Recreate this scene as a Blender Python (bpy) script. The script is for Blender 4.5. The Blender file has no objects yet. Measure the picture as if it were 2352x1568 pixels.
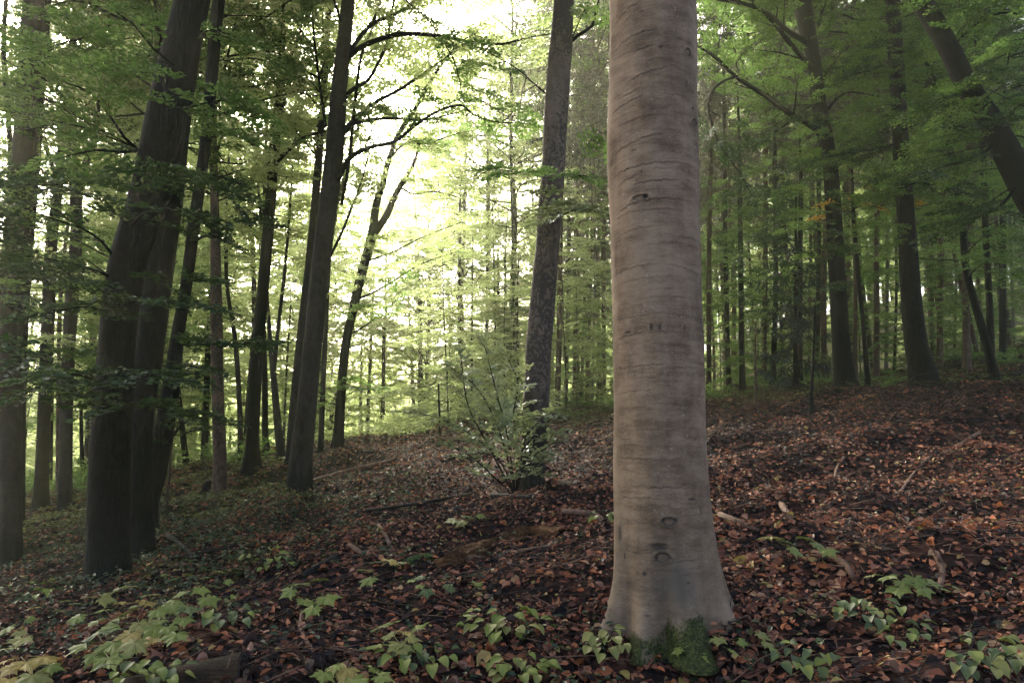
import bpy, math
import numpy as np
from mathutils import Vector

sc = bpy.context.scene
COL = sc.collection
rng = np.random.default_rng(7)
PI = math.pi

# ------------------------------------------------------------------ camera, sky, sun, exposure
PITCH = math.radians(8.5)
EYE = np.array([0.0, 0.0, 1.3])
cam_d = bpy.data.cameras.new("camera")
cam_d.lens = 24.0
cam_d.sensor_width = 36.0
cam_d.clip_end = 900.0
cam_d.clip_start = 0.05
cam = bpy.data.objects.new("camera", cam_d)
COL.objects.link(cam)
cam.location = EYE
cam.rotation_euler = (PI / 2 + PITCH, 0, 0)
sc.camera = cam

SUN_AZ = math.radians(-22.0)      # clockwise from +Y (the view direction)
SUN_EL = math.radians(31.0)
world = bpy.data.worlds.new("World")
sc.world = world
world.use_nodes = True
wn = world.node_tree
wn.nodes.clear()
sky = wn.nodes.new("ShaderNodeTexSky")
sky.sky_type = 'NISHITA'
sky.sun_disc = False
sky.sun_elevation = SUN_EL
sky.sun_rotation = SUN_AZ
sky.air_density = 0.6
sky.dust_density = 8.0
sky.ozone_density = 0.3
bg = wn.nodes.new("ShaderNodeBackground")
bg.inputs[1].default_value = 0.135
wo = wn.nodes.new("ShaderNodeOutputWorld")
wn.links.new(sky.outputs[0], bg.inputs[0])
wn.links.new(bg.outputs[0], wo.inputs[0])

sun_d = bpy.data.lights.new("sun", 'SUN')
sun_d.energy = 3.8
sun_d.angle = math.radians(12)
sun_d.color = (1.0, 0.96, 0.84)
sun = bpy.data.objects.new("sun", sun_d)
COL.objects.link(sun)
sdir = Vector((math.sin(SUN_AZ) * math.cos(SUN_EL), math.cos(SUN_AZ) * math.cos(SUN_EL), math.sin(SUN_EL)))
sun.rotation_euler = sdir.to_track_quat('Z', 'Y').to_euler()
sun.location = (0, 0, 60)

sc.view_settings.view_transform = 'Standard'
sc.view_settings.look = 'None'
sc.view_settings.exposure = 3.0
sc.view_settings.gamma = 1.0
sc.view_settings.use_curve_mapping = False
sc.render.engine = 'CYCLES'
cy = sc.cycles
cy.max_bounces = 6
cy.diffuse_bounces = 4
cy.glossy_bounces = 2
cy.transmission_bounces = 4
cy.volume_bounces = 1
cy.transparent_max_bounces = 4
cy.use_denoising = True
cy.caustics_reflective = False
cy.caustics_refractive = False
cy.sample_clamp_indirect = 6.0

HAZE_DENSITY = 0.0013

# ------------------------------------------------------------------ view geometry helpers
F = 1568.0
cp, sp = math.cos(PITCH), math.sin(PITCH)

def ray(x, y):
    dx = (x - 1176.0) / F
    dy = (784.0 - y) / F
    return np.array([dx, cp - dy * sp, sp + dy * cp])

def P(x, y, D):
    r = ray(x, y)
    return EYE + r * (D / r[1])

# ------------------------------------------------------------------ terrain
CTRL = [  # (px, py, depth) of ground seen in the photograph
    (0, 1568, 3.8), (588, 1568, 3.75), (1176, 1568, 3.7), (1764, 1568, 3.5), (2352, 1568, 3.3),
    (1500, 1495, 4.3), (2352, 1250, 5.6), (2352, 1100, 7.8), (2352, 960, 11), (1900, 1250, 5.9), (1900, 1100, 8.2), (1900, 960, 12.5),
    (1650, 1000, 11.5), (1650, 1200, 6.8), (1400, 960, 20), (1300, 1050, 13.5),
    (252, 1350, 8.3), (328, 1285, 10), (25, 1285, 12), (92, 1192, 17), (149, 1167, 16.5), (357, 1233, 12),
    (502, 1143, 17), (577, 1090, 18.5), (686, 1120, 15), (776, 1034, 21), (1215, 1125, 10.5),
    (900, 1006, 23), (1050, 1002, 24), (1200, 985, 24), (900, 1100, 15), (600, 1200, 11.5), (900, 1250, 7.5), (600, 1350, 6.3),
    (1200, 1300, 6.2), (1945, 908, 17), (2125, 902, 17), (2286, 881, 20), (1756, 884, 32), (1850, 876, 30), (2013, 865, 30),
    (2158, 835, 32), (2300, 825, 32), (1628, 917, 30), (1360, 930, 30), (1280, 950, 27), (1130, 950, 28),
    (430, 1085, 26), (60, 1150, 24), (2352, 790, 45),
]
W = [P(*c) for c in CTRL]
W += [np.array(c, float) for c in [
    (-8, 36, -2.2), (-16, 36, -4.0), (-3, 36, -1.8), (3, 38, 1.2), (-10, 60, -9), (-28, 50, -8), (-28, 24, -3.5), (0, 62, -4), (12, 60, 4), (30, 60, 13), (26, 30, 7),
    (0, 0, 0), (0, -6, -.1), (-6, 0, -1.0), (7, 0, 1.2), (-18, 4, -2.8), (18, 6, 3.2),
    (-120, 0, -22), (120, 0, 26), (0, 130, 10), (-80, 120, 4), (90, 110, 32), (0, -120, -2), (-90, -90, -20), (90, -90, 20),
    (-200, 200, 20), (200, 200, 40), (200, -200, 24), (-200, -200, -30), (0, 230, 26)]]
W = np.array(W)

def tps_k(d2):
    return np.where(d2 > 1e-9, 0.5 * d2 * np.log(np.maximum(d2, 1e-9)), 0.0)

def fit_tps(X, z, lam):
    n = len(X)
    d2 = ((X[:, None] - X[None]) ** 2).sum(2)
    A = np.zeros((n + 3, n + 3))
    A[:n, :n] = tps_k(d2) + lam * np.eye(n)
    A[:n, n] = 1
    A[:n, n + 1:] = X
    A[n, :n] = 1
    A[n + 1:, :n] = X.T
    b = np.zeros(n + 3)
    b[:n] = z
    return np.linalg.solve(A, b)

TX, TW = W[:, :2], None
TW = fit_tps(TX, W[:, 2], 3.0)
_wv = [(rng.uniform(0, 2 * PI), lam_, amp, rng.uniform(0, 6.28)) for lam_, amp in
       [(7, .06), (5, .05), (3.7, .045), (2.6, .045), (1.9, .04), (1.3, .032), (.9, .024), (.62, .017), (.43, .011), (2.2, .04), (1.1, .026), (.75, .016)]]
PIT = P(1735, 1150, 7.4)

_fix = []
_hr = np.random.default_rng(17)
HUMPS = [(x_, y_, r_, a_) for x_, y_, r_, a_ in zip(_hr.uniform(.9, 7.5, 34), _hr.uniform(4.6, 13.5, 34), _hr.uniform(.18, .55, 34), _hr.uniform(-.13, .14, 34)) if x_ < y_ * .85]
def gz(x, y):
    x = np.asarray(x, float)
    y = np.asarray(y, float)
    sh = x.shape
    q = np.stack([x.ravel(), y.ravel()], 1)
    out = np.empty(len(q))
    n = len(TX)
    for i in range(0, len(q), 40000):
        c = q[i:i + 40000]
        d2 = ((c[:, None] - TX[None]) ** 2).sum(2)
        out[i:i + 40000] = tps_k(d2) @ TW[:n] + TW[n] + c @ TW[n + 1:]
    out = 34 * np.tanh(out / 34)
    for a, l, m, ph in _wv:
        out += m * np.sin((q[:, 0] * math.cos(a) + q[:, 1] * math.sin(a)) * 2 * PI / l + ph)
    # washed-out hollow under the roots right of the beech
    dx, dy = (q[:, 0] - PIT[0]) / .62, (q[:, 1] - PIT[1]) / .42
    out -= .36 * np.exp(-(dx ** 2 + dy ** 2) ** 1.5)
    dx, dy = (q[:, 0] - PIT[0] - .1) / .75, (q[:, 1] - PIT[1] - .75) / .3
    out += .10 * np.exp(-(dx ** 2 + dy ** 2))
    for hx, hy, hr, ha in HUMPS:
        out += ha * np.exp(-((q[:, 0] - hx) ** 2 + ((q[:, 1] - hy) * 1.3) ** 2) / hr ** 2)
    for fx, fy, fr, fa in _fix:
        out += fa * np.exp(-((q[:, 0] - fx) ** 2 + (q[:, 1] - fy) ** 2) / fr ** 2)
    return out.reshape(sh)

def gz1(x, y):
    return float(gz(np.array([x]), np.array([y]))[0])

for _c, _r in (((1500, 1500, 4.3), .7), ((254, 1350, 8.3), .9), ((1215, 1128, 10.5), .9), ((686, 1120, 15), 1.2)):
    _p = P(*_c)
    _fix.append((_p[0], _p[1], _r, _p[2] - gz1(_p[0], _p[1])))

def hit(x, y, up=0.0, tmin=2.0, tmax=60.0):
    """first point where the line of sight through (x, y) comes within UP of the ground"""
    r = ray(x, y)
    t = np.concatenate([np.linspace(tmin, 12, 260), np.linspace(12.05, tmax, 500)])
    p = EYE[None] + r[None] * t[:, None]
    g = gz(p[:, 0], p[:, 1]) + up
    below = np.nonzero(p[:, 2] <= g)[0]
    k = below[0] if len(below) else len(t) - 1
    return p[k]

# ------------------------------------------------------------------ mesh helpers
def norm(v):
    v = np.asarray(v, float)
    return v / np.maximum(np.linalg.norm(v, axis=-1, keepdims=True), 1e-9)

def catmull(pts, step):
    pts = np.asarray(pts, float)
    if len(pts) < 3:
        n = max(2, int(np.linalg.norm((pts[-1] - pts[0])[:3]) / step) + 1)
        s = np.linspace(0, 1, n)[:, None]
        return pts[0] * (1 - s) + pts[-1] * s
    e = np.vstack([2 * pts[0] - pts[1], pts, 2 * pts[-1] - pts[-2]])
    out = []
    for i in range(1, len(e) - 2):
        n = max(1, int(np.linalg.norm((e[i + 1] - e[i])[:3]) / step))
        t = (np.arange(n) / n)[:, None]
        p0, p1, p2, p3 = e[i - 1], e[i], e[i + 1], e[i + 2]
        out.append(.5 * (2 * p1 + (p2 - p0) * t + (2 * p0 - 5 * p1 + 4 * p2 - p3) * t ** 2 + (3 * p1 - p0 - 3 * p2 + p3) * t ** 3))
    out.append(e[-2][None])
    return np.vstack(out)

class Builder:
    def __init__(self):
        self.v, self.f, self.m, self.t, self.n = [], [], [], [], 0

    def add(self, verts, faces, mat=0, tint=0.5, smooth=True):
        verts = np.asarray(verts, float).reshape(-1, 3)
        self.v.append(verts)
        self.f.append((np.asarray(faces, np.int64) + self.n, mat, smooth))
        self.t.append(np.broadcast_to(np.asarray(tint, float), (len(verts),)).copy())
        self.n += len(verts)

    def tube(self, pts, radii, nseg=5, mat=0, tint=0.5, rough=0.0, flare=0.0, lobes=5, cap=True, seed=0):
        pts = np.asarray(pts, float)
        n = len(pts)
        radii = np.broadcast_to(np.asarray(radii, float), (n,))
        tg = norm(np.gradient(pts, axis=0))
        ref = np.array([0, 0, 1.0]) if abs(tg[:, 2]).mean() < .75 else np.array([0, 1.0, 0])
        a = norm(np.cross(tg, ref))
        b = np.cross(tg, a)
        th = np.arange(nseg) * 2 * PI / nseg
        rr = radii[:, None] * np.ones((1, nseg))
        if rough or flare:
            r2 = np.random.default_rng(seed + 11)
            s = np.concatenate([[0], np.cumsum(np.linalg.norm(np.diff(pts, axis=0), axis=1))])
            for k in range(1, 5):
                for j in range(3):
                    rr *= 1 + rough / k * np.cos(k * th[None] + s[:, None] * r2.uniform(-1.6, 1.6) + r2.uniform(0, 6.28))
            if flare:
                lob = np.zeros(nseg)
                for _ in range(lobes):
                    c = r2.uniform(0, 2 * PI)
                    lob += np.exp(-(np.angle(np.exp(1j * (th - c))) / .38) ** 2) * r2.uniform(.6, 1.2)
                h = s[:, None] / max(radii[0] * 1.5, .05)
                rr *= 1 + flare * (.35 + lob[None]) * np.exp(-h)
        v = pts[:, None] + rr[..., None] * (np.cos(th)[None, :, None] * a[:, None] + np.sin(th)[None, :, None] * b[:, None])
        i = np.arange(n - 1)[:, None] * nseg
        j = np.arange(nseg)[None]
        j2 = (j + 1) % nseg
        f = np.stack([i + j, i + j2, i + nseg + j2, i + nseg + j], -1).reshape(-1, 4)
        self.add(v.reshape(-1, 3), f, mat, tint)
        if cap and nseg <= 6:
            pass

    def leaves(self, pos, d, nrm, ln, wd, mat=1, tint=.5, hexa=False, fold=.18, droop=0.0):
        pos = np.asarray(pos, float)
        n = len(pos)
        if n == 0:
            return
        d = norm(d)
        s = norm(np.cross(d, nrm))
        u = np.cross(s, d)
        ln = np.broadcast_to(ln, (n,))[:, None]
        wd = np.broadcast_to(wd, (n,))[:, None]
        tint = np.broadcast_to(tint, (n,))
        if hexa:
            tip = pos + d * ln - u * ln * droop
            l1 = pos + d * ln * .28 + s * wd * .46 + u * wd * fold
            l2 = pos + d * ln * .68 + s * wd * .40 + u * (wd * fold - ln * droop * .4)
            r1 = pos + d * ln * .28 - s * wd * .46 + u * wd * fold
            r2 = pos + d * ln * .68 - s * wd * .40 + u * (wd * fold - ln * droop * .4)
            v = np.stack([pos, l1, l2, tip, r2, r1], 1)
            k = np.arange(n)[:, None] * 6
            f = np.concatenate([k + np.array([[0, 1, 2, 3]]), k + np.array([[0, 3, 4, 5]])])
            self.add(v, f, mat, np.repeat(tint, 6), False)
        else:
            v = np.stack([pos, pos + d * ln * .45 + s * wd * .5 + u * wd * fold, pos + d * ln, pos + d * ln * .45 - s * wd * .5 + u * wd * fold], 1)
            k = np.arange(n)[:, None] * 4
            self.add(v, k + np.array([[0, 1, 2, 3]]), mat, np.repeat(tint, 4), False)

    def mesh(self, name, mats, offset=None):
        v = np.concatenate(self.v) if self.v else np.zeros((0, 3))
        if offset is not None:
            v = v - np.asarray(offset)
        me = bpy.data.meshes.new(name)
        nl = sum(f.size for f, _, _ in self.f)
        nf = sum(len(f) for f, _, _ in self.f)
        me.vertices.add(len(v))
        me.vertices.foreach_set("co", v.astype(np.float32).ravel())
        me.loops.add(nl)
        me.loops.foreach_set("vertex_index", np.concatenate([f.ravel() for f, _, _ in self.f]).astype(np.int32))
        me.polygons.add(nf)
        st, mi, sm, o = [], [], [], 0
        for f, m, s in self.f:
            k = f.shape[1]
            st.append(o + np.arange(len(f)) * k)
            mi.append(np.full(len(f), m))
            sm.append(np.full(len(f), s))
            o += f.size
        me.polygons.foreach_set("loop_start", np.concatenate(st).astype(np.int32))
        me.polygons.foreach_set("material_index", np.concatenate(mi).astype(np.int32))
        me.polygons.foreach_set("use_smooth", np.concatenate(sm).astype(bool))
        at = me.attributes.new("tint", 'FLOAT', 'POINT')
        at.data.foreach_set("value", np.concatenate(self.t).astype(np.float32))
        for m in mats:
            me.materials.append(m)
        me.update(calc_edges=True)
        return me

    def obj(self, name, mats, parent=None, offset=None):
        if not isinstance(mats, (list, tuple)):
            mats = [mats]
        o = bpy.data.objects.new(name, self.mesh(name, mats, offset))
        COL.objects.link(o)
        o.parent = parent
        return o

def tag(o, label=None, cat=None, group=None, kind=None):
    if label: o['label'] = label
    if cat: o['category'] = cat
    if group: o['group'] = group
    if kind: o['kind'] = kind
    return o

def empty(name, loc):
    o = bpy.data.objects.new(name, None)
    o.empty_display_size = .2
    COL.objects.link(o)
    o.location = loc
    return o

def place(name, mesh, parent, loc, rz=0.0, s=(1, 1, 1), rot=None):
    o = bpy.data.objects.new(name, mesh)
    COL.objects.link(o)
    o.parent = parent
    o.location = loc
    o.rotation_euler = rot if rot is not None else (0, 0, rz)
    o.scale = s
    return o

# ------------------------------------------------------------------ materials
def new_mat(name):
    m = bpy.data.materials.new(name)
    m.use_nodes = True
    m.node_tree.nodes.clear()
    return m, m.node_tree

def N(nt, typ, **kw):
    n = nt.nodes.new(typ)
    for k, v in kw.items():
        if k in n.inputs.keys() if isinstance(k, str) else False:
            n.inputs[k].default_value = v
        else:
            setattr(n, k, v)
    return n

def ramp(nt, fac, stops, interp='LINEAR'):
    r = nt.nodes.new("ShaderNodeValToRGB")
    r.color_ramp.interpolation = interp
    els = r.color_ramp.elements
    while len(els) < len(stops):
        els.new(.5)
    for e, (p, c) in zip(els, stops):
        e.position = p
        e.color = (c[0], c[1], c[2], 1)
    nt.links.new(fac, r.inputs[0])
    return r.outputs[0]

def math_node(nt, op, a, b=None, clamp=False):
    n = nt.nodes.new("ShaderNodeMath")
    n.operation = op
    n.use_clamp = clamp
    for i, v in enumerate((a, b)):
        if v is None: continue
        if isinstance(v, (int, float)): n.inputs[i].default_value = v
        else: nt.links.new(v, n.inputs[i])
    return n.outputs[0]

def mixc(nt, fac, a, b, mode='MIX'):
    n = nt.nodes.new("ShaderNodeMix")
    n.data_type = 'RGBA'
    n.blend_type = mode
    for i, v in ((0, fac), (6, a), (7, b)):
        if isinstance(v, (int, float)): n.inputs[i].default_value = v
        elif isinstance(v, tuple): n.inputs[i].default_value = (*v, 1)
        else: nt.links.new(v, n.inputs[i])
    return n.outputs[2]

def noise_node(nt, scale, detail=4, rough=.55, vec=None):
    n = nt.nodes.new("ShaderNodeTexNoise")
    n.inputs["Scale"].default_value = scale
    n.inputs["Detail"].default_value = detail
    n.inputs["Roughness"].default_value = rough
    if vec is not None: nt.links.new(vec, n.inputs["Vector"])
    return n.outputs["Fac"]

def mapped(nt, scale):
    tc = nt.nodes.new("ShaderNodeTexCoord")
    mp = nt.nodes.new("ShaderNodeMapping")
    mp.inputs["Scale"].default_value = scale
    nt.links.new(tc.outputs["Object"], mp.inputs["Vector"])
    return mp.outputs[0]

def finish(nt, color, rough=.8, bump=None, bstr=.4, bdist=.01, spec=.25, transl=0.0, tcol=None):
    p = nt.nodes.new("ShaderNodeBsdfPrincipled")
    if isinstance(color, tuple): p.inputs["Base Color"].default_value = (*color, 1)
    else: nt.links.new(color, p.inputs["Base Color"])
    if isinstance(rough, (int, float)): p.inputs["Roughness"].default_value = rough
    else: nt.links.new(rough, p.inputs["Roughness"])
    p.inputs["Specular IOR Level"].default_value = spec
    if bump is not None:
        b = nt.nodes.new("ShaderNodeBump")
        b.inputs["Strength"].default_value = bstr
        b.inputs["Distance"].default_value = bdist
        nt.links.new(bump, b.inputs["Height"])
        nt.links.new(b.outputs[0], p.inputs["Normal"])
    out = nt.nodes.new("ShaderNodeOutputMaterial")
    if transl:
        t = nt.nodes.new("ShaderNodeBsdfTranslucent")
        nt.links.new(tcol if tcol is not None else color, t.inputs[0])
        mx = nt.nodes.new("ShaderNodeMixShader")
        mx.inputs[0].default_value = transl
        nt.links.new(p.outputs[0], mx.inputs[1])
        nt.links.new(t.outputs[0], mx.inputs[2])
        nt.links.new(mx.outputs[0], out.inputs[0])
    else:
        nt.links.new(p.outputs[0], out.inputs[0])

def attr(nt, name):
    a = nt.nodes.new("ShaderNodeAttribute")
    a.attribute_name = name
    return a.outputs["Fac"]

def leaf_mat(name, dark, mid, light, transl=.45, tmul=(1.5, 1.7, .8), rough=.5, spec=.3):
    m, nt = new_mat(name)
    t = attr(nt, "tint")
    oi = nt.nodes.new("ShaderNodeObjectInfo")
    f = math_node(nt, 'ADD', t, math_node(nt, 'MULTIPLY', math_node(nt, 'SUBTRACT', oi.outputs["Random"], .5), .25), True)
    c = ramp(nt, f, [(0.0, dark), (.55, mid), (1.0, light)])
    tc = mixc(nt, 1.0, c, tmul, 'MULTIPLY')
    finish(nt, c, rough, spec=spec, transl=transl, tcol=tc)
    return m

def bark_mat(name, dark, light, zs=.25, scale=14, bstr=.6, bdist=.02, blotch=None, moss=0.0, rough=.9, sc3=None, wet=None):
    m, nt = new_mat(name)
    v = mapped(nt, sc3 or (1, 1, zs))
    v2 = mapped(nt, (1, 1, 1))
    n1 = noise_node(nt, scale, 6, .65, v)
    n2 = noise_node(nt, 1.9, 5, .65, mapped(nt, (1, 1, .5)))
    n3 = noise_node(nt, 70, 3, .6, v2)
    n4 = noise_node(nt, 7, 3, .6, mapped(nt, (1, 1, 3.5)))
    f = math_node(nt, 'ADD', math_node(nt, 'MULTIPLY', n1, .38), math_node(nt, 'MULTIPLY', n2, .34))
    f = math_node(nt, 'ADD', f, math_node(nt, 'MULTIPLY', n3, .14))
    f = math_node(nt, 'ADD', f, math_node(nt, 'MULTIPLY', n4, .14))
    c = ramp(nt, f, [(.40, dark), (.60, light)])
    k = ramp(nt, noise_node(nt, 30, 3, .6, v2), [(.64, (0, 0, 0)), (.72, (1, 1, 1))])
    c = mixc(nt, math_node(nt, 'MULTIPLY', k, .35), c, tuple(min(1, x * 1.9 + .01) for x in light))
    if blotch:
        vo = nt.nodes.new("ShaderNodeTexNoise")
        vo.inputs["Scale"].default_value = 24
        vo.inputs["Detail"].default_value = 3
        nt.links.new(mapped(nt, (1, 1, .8)), vo.inputs["Vector"])
        k = ramp(nt, math_node(nt, 'ADD', math_node(nt, 'MULTIPLY', vo.outputs[0], .6), math_node(nt, 'MULTIPLY', noise_node(nt, 1.1, 2, .5, v2), .55)), [(.575, (0, 0, 0)), (.60, (1, 1, 1))])
        c = mixc(nt, math_node(nt, 'MULTIPLY', k, .85), c, blotch)
    if moss:
        k = ramp(nt, noise_node(nt, 3.5, 5, .7, mapped(nt, (1, 1, .6))), [(.62 - moss * .2, (0, 0, 0)), (.74, (1, 1, 1))])
        c = mixc(nt, math_node(nt, 'MULTIPLY', k, .5), c, (.018, .028, .012))
    if wet:
        sx = nt.nodes.new("ShaderNodeSeparateXYZ")
        nt.links.new(v2, sx.inputs[0])
        hh = math_node(nt, 'ADD', sx.outputs[2], math_node(nt, 'MULTIPLY', math_node(nt, 'SUBTRACT', noise_node(nt, 5, 5, .7, mapped(nt, (1, 1, .4))), .5), wet * 3.2))
        mr = nt.nodes.new("ShaderNodeMapRange")
        mr.inputs[1].default_value = wet * 1.15
        mr.inputs[2].default_value = wet * .85
        nt.links.new(hh, mr.inputs[0])
        c = mixc(nt, math_node(nt, 'MULTIPLY', mr.outputs[0], .75), c, (.007, .010, .009))
    h = math_node(nt, 'ADD', n1, math_node(nt, 'MULTIPLY', n3, .3))
    finish(nt, c, rough, h, bstr, bdist, spec=.12)
    return m

M = {}
M['bark_dark'] = bark_mat("dark_bark", (.002, .0035, .0042), (.012, .0125, .0125), .22, 24, 1.0, .06, moss=.35, wet=.55)  # cool shadow tint put into the dark end of the bark colour
M['bark_black'] = bark_mat("black_bark", (.0015, .003, .004), (.006, .0075, .008), .22, 24, 1.0, .06)  # same cool shadow tint painted into its darks
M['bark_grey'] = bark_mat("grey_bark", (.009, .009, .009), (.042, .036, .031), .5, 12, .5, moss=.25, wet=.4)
M['bark_blotch'] = bark_mat("blotched_bark", (.045, .035, .029), (.135, .103, .082), .5, 11, .5, blotch=(.032, .028, .025), wet=1.25)
M['bark_red'] = bark_mat("reddish_bark", (.03, .02, .016), (.14, .088, .066), .6, 13, .7, blotch=(.03, .028, .018))
M['bark_spruce'] = bark_mat("spruce_bark", (.022, .015, .012), (.095, .062, .046), .35, 20, .8)
M['bark_pale'] = bark_mat("pale_bark", (.05, .044, .036), (.14, .12, .095), .5, 11, .5)
M['twig'] = bark_mat("twig_bark", (.006, .007, .007), (.028, .023, .019), .5, 20, .3)
M['stick'] = bark_mat("fallen_wood", (.02, .013, .010), (.18, .105, .072), 1, 16, .6)
M['stick_dark'] = bark_mat("damp_fallen_wood", (.006, .006, .006), (.034, .028, .024), 1, 16, .6)
M['rotten'] = bark_mat("rotten_wood", (.004, .003, .003), (.20, .10, .045), 1, 26, 1.0, .06, moss=.1, sc3=(.3, 1, 2.2))

M['leaf_valley'] = leaf_mat("sunlit_beech_leaf", (.16, .20, .075), (.25, .28, .13), (.34, .36, .20), .62, (1.55, 1.7, 1.4))  # paler leaf copy: sunlight and valley mist put into the colour
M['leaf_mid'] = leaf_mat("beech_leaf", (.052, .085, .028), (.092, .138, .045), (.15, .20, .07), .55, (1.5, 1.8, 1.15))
M['leaf_dark'] = leaf_mat("shaded_beech_leaf", (.014, .032, .018), (.026, .052, .024), (.05, .08, .03), .4, (1.5, 1.6, .9))  # darker leaf copy: shade put into the colour
M['leaf_shrub'] = leaf_mat("pale_shrub_leaf", (.12, .15, .085), (.19, .225, .13), (.26, .29, .18), .3, (1.4, 1.4, .9))
M['leaf_yellow'] = leaf_mat("yellow_beech_leaf", (.30, .18, .03), (.42, .26, .05), (.5, .34, .08), .4, (1.3, 1.2, .7))
M['needle'] = leaf_mat("spruce_needles", (.03, .038, .025), (.06, .065, .045), (.10, .095, .075), .1, (1, 1, 1), .7)
M['needle_dark'] = leaf_mat("dark_spruce_needles", (.008, .02, .018), (.014, .03, .024), (.03, .05, .03), .05, (1, 1, 1), .7)
M['cover'] = leaf_mat("ground_cover_leaf", (.018, .032, .018), (.035, .055, .028), (.085, .09, .035), .3, (1.2, 1.3, .8))
M['cover_pale'] = leaf_mat("pale_ground_cover_leaf", (.04, .055, .02), (.075, .09, .03), (.13, .12, .045), .35, (1.3, 1.3, .8))

def litter_mat(name, stops, transl=.12):
    m, nt = new_mat(name)
    c = ramp(nt, attr(nt, "tint"), stops)
    n = noise_node(nt, 60, 3, .6, mapped(nt, (1, 1, 1)))
    c = mixc(nt, math_node(nt, 'MULTIPLY', n, .55), c, (.03, .02, .018))
    finish(nt, c, .75, n, .3, .004, spec=.15, transl=transl)
    return m

M['litter'] = litter_mat("leaf_litter", [(0, (.003, .0045, .006)), (.28, (.014, .011, .011)), (.5, (.072, .036, .026)), (.66, (.19, .070, .042)), (.78, (.28, .115, .072)), (.88, (.40, .125, .045)), (.96, (.40, .22, .14)), (1, (.34, .27, .07))])  # darkest stops carry the cool shadow between leaves

def maple_mat(name, c1, c2, vein, spots=True):
    m, nt = new_mat(name)
    n = noise_node(nt, 14, 4, .6, mapped(nt, (1, 1, 1)))
    oi = nt.nodes.new("ShaderNodeObjectInfo")
    f = math_node(nt, 'ADD', n, math_node(nt, 'MULTIPLY', math_node(nt, 'SUBTRACT', oi.outputs["Random"], .5), .35))
    c = ramp(nt, f, [(.3, c1), (.7, c2)])
    v = attr(nt, "tint")
    c = mixc(nt, math_node(nt, 'MULTIPLY', v, .35), c, vein)
    if spots:
        k = ramp(nt, noise_node(nt, 55, 2, .5, mapped(nt, (1, 1, 1))), [(.68, (0, 0, 0)), (.74, (1, 1, 1))])
        c = mixc(nt, math_node(nt, 'MULTIPLY', k, .5), c, (.05, .05, .03))
    finish(nt, c, .55, n, .25, .006, spec=.3, transl=.22)
    return m

M['maple_green'] = maple_mat("green_maple_leaf", (.095, .125, .022), (.15, .175, .032), (.20, .20, .07))
M['maple_dark'] = maple_mat("dark_maple_leaf", (.04, .062, .02), (.075, .10, .03), (.12, .14, .06))
M['maple_yellow'] = maple_mat("yellow_maple_leaf", (0.2232, 0.1674, 0.0403), (0.3472, 0.248, 0.062), (0.341, 0.2604, 0.0992))
M['maple_lime'] = maple_mat("lime_maple_leaf", (0.1178, 0.1302, 0.0341), (0.1984, 0.186, 0.0496), (0.2232, 0.2108, 0.0806))
M['dead_orange'] = maple_mat("orange_dead_leaf", (0.1736, 0.0589, 0.0217), (0.2604, 0.093, 0.0341), (0.124, 0.0434, 0.0186))
M['dead_brown'] = maple_mat("brown_dead_leaf", (0.062, 0.0279, 0.01984), (0.1364, 0.0589, 0.0372), (0.0496, 0.0248, 0.0186))
M['dead_pink'] = maple_mat("pinkish_dead_leaf", (0.1364, 0.0682, 0.0496), (0.2108, 0.1116, 0.0806), (0.093, 0.0496, 0.0372))
M['dead_dark'] = maple_mat("dark_dead_leaf", (0.0217, 0.01364, 0.0124), (0.0558, 0.031, 0.0248), (0.0186, 0.0124, 0.0124))

# moss, beech bark
def beech_mat():
    m, nt = new_mat("smooth_beech_bark")
    v = mapped(nt, (1, 1, 1))
    vh = mapped(nt, (1, 1, 11))          # streaks running round the trunk
    vv = mapped(nt, (1, 1, .22))        # water marks running down it
    fine = noise_node(nt, 26, 5, .7, vh)
    mid = noise_node(nt, 5.5, 4, .6, mapped(nt, (1, 1, 3)))
    low = noise_node(nt, 2.2, 4, .6, v)
    dn = noise_node(nt, 11, 4, .65, vv)
    speck = noise_node(nt, 160, 2, .6, v)
    f = math_node(nt, 'ADD', math_node(nt, 'MULTIPLY', fine, .20), math_node(nt, 'MULTIPLY', mid, .22))
    f = math_node(nt, 'ADD', f, math_node(nt, 'MULTIPLY', low, .30))
    f = math_node(nt, 'ADD', f, math_node(nt, 'MULTIPLY', dn, .13))
    f = math_node(nt, 'ADD', f, math_node(nt, 'MULTIPLY', speck, .16))
    c = ramp(nt, f, [(.40, (.055, .036, .020)), (.48, (.14, .094, .058)), (.56, (.235, .165, .108))])
    # pale lichen dots
    k = ramp(nt, noise_node(nt, 38, 2, .5, v), [(.70, (0, 0, 0)), (.76, (1, 1, 1))])
    c = mixc(nt, math_node(nt, 'MULTIPLY', k, .35), c, (.46, .41, .35))
    c = mixc(nt, math_node(nt, 'MULTIPLY', attr(nt, "wash"), .85), c, (.07, .062, .05))
    c = mixc(nt, math_node(nt, 'MULTIPLY', attr(nt, "scar"), .9, True), c, (.018, .016, .015))
    mo = noise_node(nt, 60, 6, .8, v)
    mc = ramp(nt, mo, [(.38, (.003, .004, .001)), (.50, (.020, .026, .005)), (.62, (.07, .08, .018))])
    mk = ramp(nt, math_node(nt, 'ADD', attr(nt, "moss"), math_node(nt, 'MULTIPLY', math_node(nt, 'SUBTRACT', noise_node(nt, 14, 8, .8, v), .5), 2.4)), [(.34, (0, 0, 0)), (.72, (1, 1, 1))])
    c = mixc(nt, mk, c, mc)
    h = math_node(nt, 'ADD', math_node(nt, 'MULTIPLY', fine, .8), math_node(nt, 'MULTIPLY', speck, .35))
    h = math_node(nt, 'ADD', h, math_node(nt, 'MULTIPLY', math_node(nt, 'MULTIPLY', mk, mo), 3.5))
    finish(nt, c, .8, h, .25, .005, spec=.2)
    return m
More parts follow.
